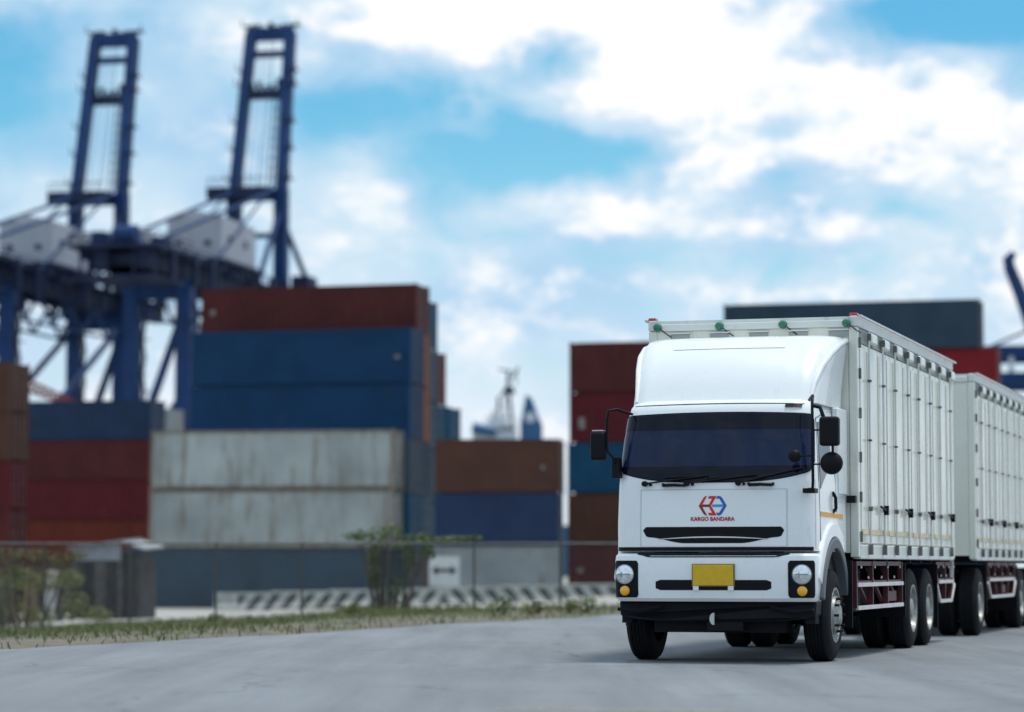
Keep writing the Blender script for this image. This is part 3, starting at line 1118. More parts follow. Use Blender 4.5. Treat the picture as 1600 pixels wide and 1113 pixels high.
for px0, px1, py0 in ((742, 808, 676), (758, 808, 662)):
    rw = MB()
    for i in range(12):
        a = sx(px0) + (sx(px1) - sx(px0)) * i / 11
        rw.bar((a, 0.1, sz(py0)), (a, 0.1, sz(py0) + 1.0), 0.1)
    rw.bar((sx(px0), 0.1, sz(py0) + 1.0), (sx(px1), 0.1, sz(py0) + 1.0), 0.1)
    tag(rw.build('railing', M_SHIPW, shp), kind='stuff')
lb = MB()
lb.cyl((sx(738), -1.2, sz(668)), (sx(776), -1.2, sz(676)), 0.7, n=12)
lb.bar((sx(740), -0.6, sz(664)), (sx(776), -0.6, sz(674)), 0.3)
lb.build('lifeboat', M_SHIPB, shp)
ms = MB()
for px in (776, 786, 800):
    ms.bar((sx(px), 4, sz(664)), (sx(px) + (0.3 if px < 790 else -0.4), 4, sz(612 if px > 780 else 622)), 0.45 if px != 786 else 0.2)
ms.bar((sx(776), 4, sz(622)), (sx(788), 4, sz(610)), 0.25)
ms.prism([(sx(784), sz(612)), (sx(806), sz(612)), (sx(801), sz(602)), (sx(789), sz(602))], lambda a, b, d: (a, d, b), 3.2, 4.8)
ms.bar((sx(794), 4, sz(604)), (sx(794), 4, sz(577)), 0.42)
ms.bar((sx(778), 4, sz(574)), (sx(800), 4, sz(577)), 0.22)
ms.bar((sx(800), 4, sz(588)), (sx(810), 4, sz(570)), 0.3)
ms.bar((sx(806), 4, sz(600)), (sx(808), 4, sz(578)), 0.16)
ms.box(sx(791), sx(798), 3.4, 4.6, sz(594), sz(590))
for q in range(9):
    zz = sz(664) + q * 0.5
    ms.bar((sx(790), 4, zz), (sx(793), 4, zz), 0.12)
ms.build('mast', M_CDARK, shp)
fn = MB().prism([(sx(813), 9.5), (sx(848), 9.5), (sx(848), sz(664)), (sx(842), sz(650)), (sx(832), sz(622)), (sx(822), sz(614)), (sx(817), sz(640)), (sx(813), sz(660))],
                lambda a, b, d: (a, d, b), 2, 8).build('funnel', M_SHIPB, shp, bevel=0.2)
MB().cyl((sx(829), 1.9, sz(651)), (sx(829), 2.1, sz(651)), 0.75, n=20).build('funnel_mark', M_SHIPW, fn)

# ------------------------------------------------------------------ striped barrier, arrow sign
def barrier_mat():
    m = bpy.data.materials.new('barrier_stripes')
    m.use_nodes = True
    nt = m.node_tree
    N, L = nt.nodes.new, nt.links.new
    p = nt.nodes['Principled BSDF']
    p.inputs['Roughness'].default_value = 0.7
    t = N('ShaderNodeTexCoord')
    s_ = N('ShaderNodeSeparateXYZ')
    L(t.outputs['Object'], s_.inputs[0])

    def mm(op, a, b=None):
        n = N('ShaderNodeMath')
        n.operation = op
        for i, x in enumerate((a, b)):
            if x is None:
                continue
            if isinstance(x, (int, float)):
                n.inputs[i].default_value = x
            else:
                L(x, n.inputs[i])
        return n.outputs[0]
    ax = mm('ABSOLUTE', s_.outputs[0])
    u = mm('FRACT', mm('DIVIDE', mm('ADD', ax, mm('MULTIPLY', s_.outputs[2], 0.75)), 0.74))
    st_ = mm('LESS_THAN', u, 0.5)
    st_ = mm('MULTIPLY', st_, mm('GREATER_THAN', s_.outputs[0], -8.8))
    st_ = mm('MULTIPLY', st_, mm('LESS_THAN', s_.outputs[2], 0.66))
    n = N('ShaderNodeTexNoise')
    n.inputs['Scale'].default_value = 3
    n.inputs['Detail'].default_value = 6
    L(t.outputs['Object'], n.inputs['Vector'])
    r = N('ShaderNodeMapRange')
    r.inputs[1].default_value, r.inputs[2].default_value, r.inputs[3].default_value, r.inputs[4].default_value = 0.3, 0.7, 0.7, 1.15
    L(n.outputs[0], r.inputs[0])
    mx = N('ShaderNodeMix')
    mx.data_type = 'RGBA'
    L(st_, mx.inputs[0])
    mx.inputs[6].default_value, mx.inputs[7].default_value = (0.36, 0.38, 0.36, 1), (0.05, 0.056, 0.056, 1)
    m2 = N('ShaderNodeMix')
    m2.data_type = 'RGBA'
    m2.blend_type = 'MULTIPLY'
    m2.inputs[0].default_value = 1
    L(mx.outputs[2], m2.inputs[6])
    L(r.outputs[0], m2.inputs[7])
    L(m2.outputs[2], p.inputs['Base Color'])
    return m


BD = 118.0
M_BAR = barrier_mat()
bx0 = wx(694, BD)
bar_e = empty('striped_barrier', (bx0, BD, 0))
tag(bar_e, 'long low concrete barrier with black and white diagonal stripes', 'barrier')
for i in range(-4, 4):
    xa, xb = i * 2.45, i * 2.45 + 2.43
    za = zg(bx0 + xa, BD)
    zb = zg(bx0 + xb, BD)
    za = -0.98 + (i + 4) * 0.062
    zb = za
    m_ = MB()
    prof = [(-0.30, 0.0), (0.30, 0.0), (0.30, 0.10), (0.14, 0.26), (0.10, 0.76), (-0.10, 0.76), (-0.14, 0.26), (-0.30, 0.10)]
    m_.prism(prof, lambda a, b, d: (d, a, b), xa, xb)
    o = m_.build('barrier_block', M_BAR, bar_e, bevel=0.02)
    o.location.z = za + 0.10

sg = empty('arrow_sign', (bx0 - 0.02, BD + 1.3, -0.75))
tag(sg, 'white sign with black double-headed arrow behind the striped barrier', 'sign')
bz = 1.04 + (883 - 916) * BD / F + 0.75
MB().box(-0.66, 0.66, -0.03, 0.0, bz, bz + 1.28).build('panel', M_SIGNW, sg, bevel=0.01)
ar = MB()
cz = bz + 0.68
ar.prism([(-0.55, cz), (-0.28, cz + 0.24), (-0.28, cz + 0.08), (0.28, cz + 0.08), (0.28, cz + 0.24), (0.55, cz), (0.28, cz - 0.24), (0.28, cz - 0.08), (-0.28, cz - 0.08), (-0.28, cz - 0.24)],
         lambda a, b, d: (a, d, b), -0.036, -0.031)
ar.build('arrow', M_SIGNK, sg)
for x in (-0.45, 0.45):
    MB().cyl((x, 0.035, 0), (x, 0.035, bz + 1.2), 0.035, n=10).build('post', M_GALV, sg)

# ------------------------------------------------------------------ fence
FD = 69.0
fx0, fx1 = -16.0, 6.5
fe = empty('chain_link_fence', (0, FD, 0))
tag(fe, 'grey chain link fence with thin posts along the verge', 'fence')
FTOP = 1.04 + (883 - 849) * FD / F
px_ = fx0
i = 0
while px_ <= fx1 + 0.01:
    zb = zg(px_, FD)
    MB().cyl((px_, 0, zb - 0.1), (px_, 0, FTOP + 0.03), 0.028, n=10).build('post', mat('fence_post_grey', (0.07, 0.07, 0.07), 0.6), fe)
    px_ += 2.15
    i += 1
MB().cyl((fx0, 0, FTOP), (fx1, 0, FTOP), 0.024, n=8).build('top_rail', M_GALV, fe)
ch = MB()
H = FTOP + 0.55
s_ = 0.075
q = fx0 - H
rng = random.Random(2)
while q < fx1:
    for sgn in (0, 1):
        x0, x1 = (q, q + H) if sgn == 0 else (q + H, q)
        zz0, zz1 = FTOP - H, FTOP
        def clip(xa, za, xb, zb_):
            if xa < fx0:
                f_ = (fx0 - xa) / (xb - xa)
                xa, za = fx0, za + (zb_ - za) * f_
            if xa > fx1:
                f_ = (xa - fx1) / (xa - xb)
                xa, za = fx1, za + (zb_ - za) * f_
            return xa, za
        if max(x0, x1) <= fx0 + 0.01 or min(x0, x1) >= fx1 - 0.01:
            continue
        xa, za = clip(x0, zz0, x1, zz1)
        xb, zb = clip(x1, zz1, x0, zz0)
        ch.bar((xa, 0.04 + 0.004 * sgn, za), (xb, 0.04 + 0.004 * sgn, zb), 0.0034, 0.0034, up=(0, 1, 0))
    q += s_
tag(ch.build('wire_mesh', M_GALV, fe), kind='stuff')

# ------------------------------------------------------------------ plants
def leaf_mat(name, c, c2):
    m = bpy.data.materials.new(name)
    m.use_nodes = True
    nt = m.node_tree
    N, L = nt.nodes.new, nt.links.new
    p = nt.nodes['Principled BSDF']
    p.inputs['Roughness'].default_value = 0.6
    g = N('ShaderNodeNewGeometry')
    mx = N('ShaderNodeMix')
    mx.data_type = 'RGBA'
    L(g.outputs['Random Per Island'], mx.inputs[0])
    mx.inputs[6].default_value, mx.inputs[7].default_value = (*c, 1), (*c2, 1)
    L(mx.outputs[2], p.inputs['Base Color'])
    return m


M_LEAF = leaf_mat('leaf_green', (0.065, 0.12, 0.025), (0.16, 0.22, 0.055))
M_LEAFY = leaf_mat('leaf_yellow_green', (0.11, 0.13, 0.03), (0.20, 0.20, 0.06))
M_GRASS = leaf_mat('grass_blades', (0.075, 0.115, 0.03), (0.22, 0.21, 0.09))


def leaves(mb, c, rx, ry, rz, n, size, rng):
    for _ in range(n):
        while True:
            a, b, d = rng.uniform(-1, 1), rng.uniform(-1, 1), rng.uniform(-1, 1)
            if a * a + b * b + d * d < 1:
                break
        p_ = Vector((c[0] + a * rx, c[1] + b * ry, c[2] + d * rz))
        u = Vector((rng.gauss(0, 1), rng.gauss(0, 1), rng.gauss(0, 0.6))).normalized() * size * rng.uniform(0.6, 1.3)
        w = u.cross(Vector((rng.gauss(0, 1), rng.gauss(0, 1), rng.gauss(0, 1)))).normalized() * size * 0.35
        mb.add([p_ - u, p_ + w, p_ + u, p_ - w], [(0, 1, 2, 3)])


def shrub(name, label, cat, base, clumps, m, n, size, seed, group=None):
    rng = random.Random(seed)
    e = empty(name, base)
    tag(e, label, cat, group)
    lf, stm = MB(), MB()
    for cx, cy, cz, rx, ry, rz in clumps:
        leaves(lf, (cx, cy, cz), rx, ry, rz, n, size, rng)
        for _ in range(3 if abs(cx) < 1.3 else 0):
            pts = [Vector((cx * 0.4 + rng.uniform(-0.1, 0.1), cy, -0.15)), Vector((cx * 0.7 + rng.uniform(-0.15, 0.15), cy, cz * 0.5)),
                   Vector((cx + rng.uniform(-rx, rx) * 0.5, cy, cz + rz * 0.5))]
            stm.tube(pts, [0.022, 0.016, 0.006], 6)
    lf.build('foliage', m, e)
    stm.build('stem', M_STEM, e)
    return e


def ground_pt(px, D):
    x = wx(px, D)
    return (x, D, zg(x, D))


zf = zg(wx(600, FD), FD)
shrub('climbing_shrub', 'leafy green climber on the fence left of the arrow sign', 'shrub', ground_pt(606, FD + 0.25),
      [(-0.30, 0, 1.95, 0.55, 0.14, 0.22), (0.1, 0, 2.05, 0.40, 0.14, 0.20), (0.75, 0, 1.85, 0.5, 0.12, 0.14), (-0.35, 0, 1.45, 0.22, 0.12, 0.30),
       (-0.32, 0, 0.95, 0.2, 0.1, 0.35), (0.55, 0, 1.35, 0.22, 0.1, 0.4), (1.0, 0, 1.5, 0.25, 0.1, 0.22), (0.2, 0, 0.6, 0.3, 0.1, 0.4), (-0.1, 0, 1.75, 0.7, 0.2, 0.22), (0.9, 0, 1.78, 0.6, 0.15, 0.18), (1.6, 0, 1.84, 0.5, 0.10, 0.09), (2.1, 0, 1.88, 0.35, 0.1, 0.05), (-0.8, 0, 1.92, 0.4, 0.1, 0.12)], M_LEAF, 150, 0.06, 11)
shrub('climbing_shrub', 'yellow-green climber over the fence at the left picture edge', 'shrub', ground_pt(40, FD + 0.25),
      [(-0.6, 0, 1.95, 0.55, 0.16, 0.22), (0.2, 0, 1.98, 0.5, 0.15, 0.20), (0.9, 0, 1.85, 0.45, 0.14, 0.17), (-0.2, 0, 1.55, 0.3, 0.1, 0.2), (1.3, 0, 1.95, 0.3, 0.1, 0.14),
       (-1.0, 0, 1.75, 0.3, 0.1, 0.3)], M_LEAFY, 130, 0.055, 12)
shrub('fence_bush', 'bushy dry yellow-green shrub behind the fence at the left edge', 'shrub', ground_pt(22, 84),
      [(-0.7, 0, 1.5, 0.7, 0.4, 0.5), (0.3, 0, 1.7, 0.6, 0.4, 0.4), (1.0, 0.2, 1.6, 0.5, 0.3, 0.35), (-0.2, 0, 0.8, 0.8, 0.4, 0.5), (0.9, 0, 0.5, 0.5, 0.3, 0.35), (1.7, 0, 1.7, 0.5, 0.3, 0.3), (1.9, 0, 0.9, 0.5, 0.3, 0.5), (2.6, 0, 0.5, 0.5, 0.3, 0.4), (-1.2, 0, 0.6, 0.6, 0.3, 0.5)], M_LEAFY, 300, 0.075, 14)
for i, (px, D, h, lab) in enumerate(((778, 60.0, 0.40, 'dark green weed tuft on the verge below the pale grey container'), (830, 61.0, 0.26, 'small weed tuft on the verge midway to the truck'),
                                     (882, 62.0, 0.28, 'yellow-green weed tuft second from the truck along the verge'), (910, 62.0, 0.38, 'dark green weed tuft beside the truck bumper on the verge'),
                                     (545, 63.0, 0.28, 'low pale weed tuft on the verge below the climber'), (330, 62.0, 0.24, 'low weed tuft below the left end of the striped barrier'))):
    shrub('weed_tuft', lab, 'weed', ground_pt(px, D), [(0, 0, h * 0.5, 0.35, 0.2, h * 0.5), (0.15, 0, h * 0.7, 0.2, 0.15, h * 0.4)], M_LEAF if i % 3 == 0 else M_LEAFY, 90, 0.05, 30 + i, 'weed tufts on the verge')

# verge grass
rng = random.Random(8)
gm = MB()
cnt = 0
while cnt < 42000:
    D = rng.uniform(34, 80)
    x = rng.uniform(-17, 8)
    te = edge_t(x, D)
    if te < 0.25 or te > 22:
        continue
    pn = 0.5 + 0.5 * math.sin(x * 0.9 + 2 * math.sin(D * 0.35)) * math.sin(D * 0.5 + x * 0.3)
    near = 0.10 + 0.90 * sstep(3.0, 11.0, te)
    if D > 70.6:
        continue
    if rng.random() > (0.25 + 0.75 * pn) * near:
        continue
    if rng.random() < 0.5 and abs(D - FD) > 4:
        continue
    h = rng.uniform(0.05, 0.16) * (1.6 if abs(D - FD) < 1.2 else 1.0)
    z = zg(x, D) - 0.01
    a = rng.uniform(0, math.pi)
    w = Vector((math.cos(a), math.sin(a), 0)) * 0.013
    ln = Vector((rng.gauss(0, 0.05), rng.gauss(0, 0.05), 0))
    b0 = Vector((x, D, z))
    gm.add([b0 - w, b0 + w, b0 + ln * 0.4 + w * 0.7 + Vector((0, 0, h * 0.6)), b0 + ln + Vector((0, 0, h)), b0 + ln * 0.4 - w * 0.7 + Vector((0, 0, h * 0.6))], [(0, 1, 2, 3, 4)])
    cnt += 1
go = gm.build('grass', M_GRASS)
tag(go, 'patchy dry green grass on the verge along the fence', 'grass', kind='stuff')

# ------------------------------------------------------------------ hut and scrap timber behind the fence
HD = 108.0
hx = wx(168, HD)
hut = empty('site_hut', (hx, HD, zg(hx, HD)), R(-8))
tag(hut, 'dark board hut with a tilted grey roof left of the grey-blue container', 'hut')
MB().box(-1.34, 1.34, 0.05, 2.4, 0, 2.6).build('wall', M_HUT, hut)
rng = random.Random(21)
cols = [M_HUT, M_HUT, M_WOOD, mat('hut_pale_board', (0.09, 0.085, 0.08), 0.85, var=0.4, vscale=3), mat('hut_grey_board', (0.05, 0.048, 0.045), 0.85, var=0.4, vscale=3)]
for i in range(12):
    x = -1.35 + i * 0.225
    MB().box(x, x + 0.19 + rng.uniform(-0.02, 0.02), 0.0 - rng.uniform(0, 0.025), 0.048, 0.03, 2.5 + rng.uniform(-0.12, 0.06)).build('board', rng.choice(cols), hut)
rf = MB()
rf.add([(-1.5, -0.35, 2.75), (0.75, -0.35, 3.05), (0.75, 2.6, 3.15), (-1.5, 2.6, 2.85), (-1.5, -0.35, 2.81), (0.75, -0.35, 3.11), (0.75, 2.6, 3.21), (-1.5, 2.6, 2.91)],
       [(0, 3, 2, 1), (4, 5, 6, 7), (0, 1, 5, 4), (1, 2, 6, 5), (2, 3, 7, 6), (3, 0, 4, 7)])
rfo = rf.build('roof', M_SHEET, hut)
MB().prism([(-1.3, 2.3), (0.6, 2.3), (0.6, 3.0), (-1.3, 2.72)], lambda a, b, d: (a, d, b), -0.06, -0.03).build('gable_panel', M_SHEET, hut)
rf = MB()
rf.add([(0.72, -0.35, 2.98), (1.62, -0.35, 2.70), (1.62, 2.6, 2.8), (0.72, 2.6, 3.08), (0.72, -0.35, 3.03), (1.62, -0.35, 2.78), (1.62, 2.6, 2.88), (0.72, 2.6, 3.13)],
       [(0, 3, 2, 1), (4, 5, 6, 7), (0, 1, 5, 4), (1, 2, 6, 5), (2, 3, 7, 6), (3, 0, 4, 7)])
rf.build('roof_flap', mat('flap_grey', (0.34, 0.35, 0.36), 0.6), hut)
TW = ['leaning against the dark hut', 'next to the left picture edge', 'in the middle of the scrap pile', 'on the near side of the pile', 'at the back of the pile']
TD = 104.0
woods = [M_WOOD, M_HUT, mat('pale_board', (0.30, 0.30, 0.30), 0.7, var=0.2), M_WOOD, mat('ochre_board', (0.15, 0.105, 0.06), 0.8, var=0.3)]
for i, (px, w, h, ln, mi, lab) in enumerate((
        (8, 0.5, 1.9, 0.25, 1, 'dark upright board at the left picture edge behind the fence'),
        (26, 0.35, 1.6, -0.2, 0, 'brown board second from the left picture edge behind the fence'),
        (44, 0.4, 2.0, 0.3, 4, 'ochre board third from the left edge behind the fence'),
        (62, 0.32, 1.7, -0.25, 3, 'brown leaning board below the yellow-green climber'),
        (80, 0.42, 1.95, 0.2, 2, 'pale grey leaning board left of the dark hut'),
        (98, 0.35, 1.75, 0.35, 1, 'dark leaning board nearest to the dark hut'))):
    x = wx(px, TD)
    z = zg(x, TD)
    mb = MB().add([(-w / 2, -0.5, 0), (w / 2, -0.5, 0), (w / 2, -0.45, 0), (-w / 2, -0.45, 0), (-w / 2 + ln, 0, h), (w / 2 + ln, 0, h - 0.08), (w / 2 + ln, 0.05, h - 0.08), (-w / 2 + ln, 0.05, h)],
                  [(0, 3, 2, 1), (4, 5, 6, 7), (0, 1, 5, 4), (1, 2, 6, 5), (2, 3, 7, 6), (3, 0, 4, 7)])
    o = mb.build('leaning_board', woods[mi])
    o.location = (x, TD, z)
    tag(o, lab, 'board', 'scrap boards behind the fence')
rk = empty('scrap_rack', (wx(50, TD + 1), TD + 0.9, zg(wx(50, TD), TD + 1)))
tag(rk, 'dark timber rack that the scrap boards lean on at the left', 'rack')
for x in (-1.6, 0.0, 1.6):
    MB().box(x - 0.07, x + 0.07, -0.07, 0.07, 0, 2.1).build('post', M_HUT, rk)
for z in (0.7, 1.4, 2.0):
    MB().box(-1.75, 1.75, -0.16, -0.075, z, z + 0.16).build('rail', M_WOOD, rk)
for z in (0.9, 1.65):
    MB().box(-1.75, 1.75, 0.075, 0.12, z - 0.5, z + 0.2).build('back_board', M_HUT, rk)

# ------------------------------------------------------------------ truck
YAW = math.atan(1325 / F)
TO = (2.125, 29.38, 0.0)
truck = empty('cargo_truck', TO, -YAW)
tag(truck, 'white box truck with red and blue emblem and yellow plate facing the camera', 'truck')


class Surf:
    """plan outline (front bulge, round corner, straight side) that changes with height"""
    def __init__(s, tab):
        s.tab = tab                                   # z, yf, hw, r, bulge, yb

    def par(s, z):
        tb = s.tab
        if z <= tb[0][0]:
            return tb[0][1:]
        for a, b in zip(tb, tb[1:]):
            if z <= b[0]:
                t = (z - a[0]) / (b[0] - a[0])
                return tuple(p_ + (q_ - p_) * t for p_, q_ in zip(a[1:], b[1:]))
        return tb[-1][1:]

    def pt(s, u, z, off=0.0):
        """u: signed distance along the outline from the front centre"""
        yf, hw, r, bl, yb = s.par(z)
        sg_ = -1 if u < 0 else 1
        a = abs(u)
        f_ = hw - r
        yc = yf + bl
        if a <= f_:
            x, y = a, yf + bl * (a / f_) ** 2
            nx, ny = 2 * bl * a / f_ ** 2, -1.0
        elif a <= f_ + r * math.pi / 2:
            th = (a - f_) / r
            x, y = f_ + r * math.sin(th), yc + r * (1 - math.cos(th))
            nx, ny = math.sin(th), -math.cos(th)
        else:
            x, y = hw, yc + r + (a - f_ - r * math.pi / 2)
            nx, ny = 1.0, 0.0
        l = math.hypot(nx, ny)
        return Vector(((x + nx / l * off) * sg_, y + ny / l * off, z))

    def umax(s, z):
        yf, hw, r, bl, yb = s.par(z)
        return hw - r + r * math.pi / 2 + max(0.0, yb - (yf + bl + r))

    def loft(s, zs, nf=14, nc=10, ns=4):
        rows = []
        for z in zs:
            yf, hw, r, bl, yb = s.par(z)
            f_ = hw - r
            us = [f_ * i / nf for i in range(nf + 1)] + [f_ + r * math.pi / 2 * i / nc for i in range(1, nc + 1)]
            um = s.umax(z)
            u1 = f_ + r * math.pi / 2
            us += [u1 + (um - u1) * i / ns for i in range(1, ns + 1)]
            us = [-u for u in reversed(us[1:])] + us
            rows.append([s.pt(u, z) for u in us])
        n = len(rows[0])
        m = MB()
        vs = [v for r_ in rows for v in r_]
        fs = []
        for j in range(len(rows) - 1):
            for i in range(n - 1):
                fs.append((j * n + i, j * n + i + 1, (j + 1) * n + i + 1, (j + 1) * n + i))
            fs.append((j * n + n - 1, j * n, (j + 1) * n, (j + 1) * n + n - 1))
        fs.append(tuple(range(n - 1, -1, -1)))
        fs.append(tuple((len(rows) - 1) * n + i for i in range(n)))
        m.add(vs, fs)
        return m

    def patch(s, u0, u1, zlo, zhi, off=0.004, thick=0.02, nu=24, nz=6, mb=None):
        m = mb or MB()
        zl = zlo if callable(zlo) else (lambda u: zlo)
        zh = zhi if callable(zhi) else (lambda u: zhi)
        g = []
        for i in range(nu + 1):
            u = u0 + (u1 - u0) * i / nu
            a, b = zl(u), zh(u)
            g.append([(u, a + (b - a) * j / nz) for j in range(nz + 1)])
        vs = [s.pt(u, z, off) for c in g for u, z in c] + [s.pt(u, z, off - thick) for c in g for u, z in c]
        k_ = (nu + 1) * (nz + 1)
        fs = []
        n = nz + 1
        for i in range(nu):
            for j in range(nz):
                q_ = (i * n + j, i * n + j + 1, (i + 1) * n + j + 1, (i + 1) * n + j)
                fs.append(q_)
                fs.append(tuple(x + k_ for x in reversed(q_)))
        ring = [i * n for i in range(nu + 1)] + [nu * n + j for j in range(1, n)] + [i * n + nz for i in range(nu - 1, -1, -1)] + [j for j in range(nz - 1, 0, -1)]
        for a, b in zip(ring, ring[1:] + ring[:1]):
            fs.append((a, b, b + k_, a + k_))
        m.add(vs, fs)
        return m


CABS = Surf([(1.19, 0.060, 1.095, 0.17, 0.045, 1.96), (1.5, 0.060, 1.095, 0.17, 0.045, 1.96), (1.92, 0.075, 1.085, 0.18, 0.05, 1.96), (2.05, 0.100, 1.075, 0.18, 0.05, 1.96),
             (2.40, 0.185, 1.050, 0.19, 0.05, 1.96), (2.66, 0.255, 1.025, 0.20, 0.05, 1.96), (2.75, 0.290, 1.010, 0.21, 0.05, 1.96), (2.80, 0.340, 0.980, 0.21, 0.05, 1.95), (2.83, 0.45, 0.910, 0.22, 0.05, 1.94)])
cab = CABS.loft([1.19, 1.3, 1.5, 1.75, 1.92, 1.98, 2.05, 2.2, 2.4, 2.55, 2.66, 2.71, 2.75, 2.78, 2.80, 2.82, 2.83]).build('cab', M_CAB, truck, smooth=0.7)


def rcorner(u, u0, u1, r):
    d = min(u - u0, u1 - u)
    if d >= r:
        return 0.0
    d = max(d, 0.0)
    return r - math.sqrt(max(0.0, r * r - (r - d) ** 2))


WU = 1.105
ws_lo = lambda u: 1.935 + 0.135 * (abs(u) / WU) ** 3 + rcorner(u, -WU, WU, 0.09)
ws_hi = lambda u: 2.675 - 0.03 * (abs(u) / WU) ** 2 - rcorner(u, -WU, WU, 0.08)
CABS.patch(-WU - 0.015, WU + 0.015, lambda u: ws_lo(max(-WU, min(WU, u))) - 0.014, lambda u: ws_hi(max(-WU, min(WU, u))) + 0.014, 0.005, 0.02, 60, 8).build('windscreen_seal', M_BLK, cab, smooth=0.7)
wsg = CABS.patch(-WU, WU, ws_lo, ws_hi, 0.010, 0.02, 60, 10).build('windscreen', M_GLASS, cab, smooth=0.7)
CABS.patch(-1.095, 1.095, lambda u: 2.50, lambda u: max(2.51, ws_hi(u) - 0.004), 0.0135, 0.003, 50, 3).build('sun_strip', M_GLASSD, wsg, smooth=0.7)
CABS.patch(-1.095, 1.095, lambda u: ws_lo(u) + 0.006, lambda u: max(2.10, ws_lo(u) + 0.03), 0.0135, 0.003, 50, 3).build('dashboard_shade_band', M_GLASSD, wsg, smooth=0.7)  # dark strip on the glass, paints in the shade above the dashboard
# front panel lines and handles
seam = MB()
CABS.patch(-0.80, 0.80, 1.845, 1.853, 0.002, 0.01, 20, 1, seam)
for u in (-0.80, 0.80):
    CABS.patch(u - 0.004, u + 0.004, 1.22, 1.85, 0.002, 0.01, 1, 8, seam)
for u in (-1.13, 1.13):
    CABS.patch(u - 0.004, u + 0.004, 1.22, 1.95, 0.002, 0.01, 1, 8, seam)
tag(seam.build('panel_seam', mat('seam_grey', (0.50, 0.52, 0.54), 0.6), cab), kind='stuff')
fp = CABS.patch(-0.79, 0.79, 1.245, 1.84, 0.006, 0.012, 24, 8).build('front_lid', M_CAB, cab, smooth=0.7)
for u in (-0.42, 0.52):
    h = MB().tube([CABS.pt(u - 0.13, 1.905, 0.0), CABS.pt(u - 0.12, 1.895, 0.04), CABS.pt(u, 1.90, 0.045), CABS.pt(u + 0.12, 1.895, 0.04), CABS.pt(u + 0.13, 1.905, 0.0)], 0.018, 8)
    h.build('grab_handle', M_BLK, cab, smooth=1.0)
for u, u2 in ((-0.75, -0.10), (-0.28, 0.42), (0.28, 0.93)):
    w_ = MB()
    w_.cyl(CABS.pt(u, 1.915, -0.01), CABS.pt(u, 1.915, 0.05), 0.03, n=12)
    w_.cyl(CABS.pt(u + 0.06, 1.905, -0.01), CABS.pt(u + 0.06, 1.905, 0.03), 0.016, n=10)
    a, b = CABS.pt(u, 1.915, 0.045), CABS.pt(u2, ws_lo(u2) + 0.055, 0.035)
    w_.tube([a, a.lerp(b, 0.5), b], 0.010, 6)
    c_ = CABS.pt(u + 0.22, ws_lo(u + 0.22) + 0.03, 0.024)
    w_.tube([c_, b + Vector((0.05, 0, 0.005))], 0.009, 6)
    w_.build('wiper', M_BLK, cab)
# grille opening with chrome smile
gr_hi = lambda u: 1.45 - rcorner(u, -0.77, 0.77, 0.035)
gr_lo = lambda u: 1.275 + 0.065 * sstep(0.30, 0.72, abs(u)) + rcorner(u, -0.77, 0.77, 0.07)
gro = CABS.patch(-0.77, 0.77, gr_lo, gr_hi, 0.010, 0.02, 48, 3).build('grille', M_BLK, cab, smooth=0.7)
CABS.patch(-0.60, 0.60, lambda u: 1.316 + 0.018 * (1 - (u / 0.6) ** 2), lambda u: 1.320 + 0.028 * (1 - (u / 0.6) ** 2), 0.016, 0.008, 30, 1).build('grille_trim', mat('chrome', (0.6, 0.62, 0.65), 0.2, metal=0.9), gro, smooth=0.7)
gsl = CABS.patch(-0.72, 0.72, 1.405, 1.412, 0.014, 0.006, 30, 1).build('grille_slat', M_DRK, gro)
# black gap between cab and bumper
CABS.patch(-1.09, 1.09, lambda u: 1.193, lambda u: 1.235, 0.004, 0.05, 40, 1).build('lower_gap', M_BLK, cab)
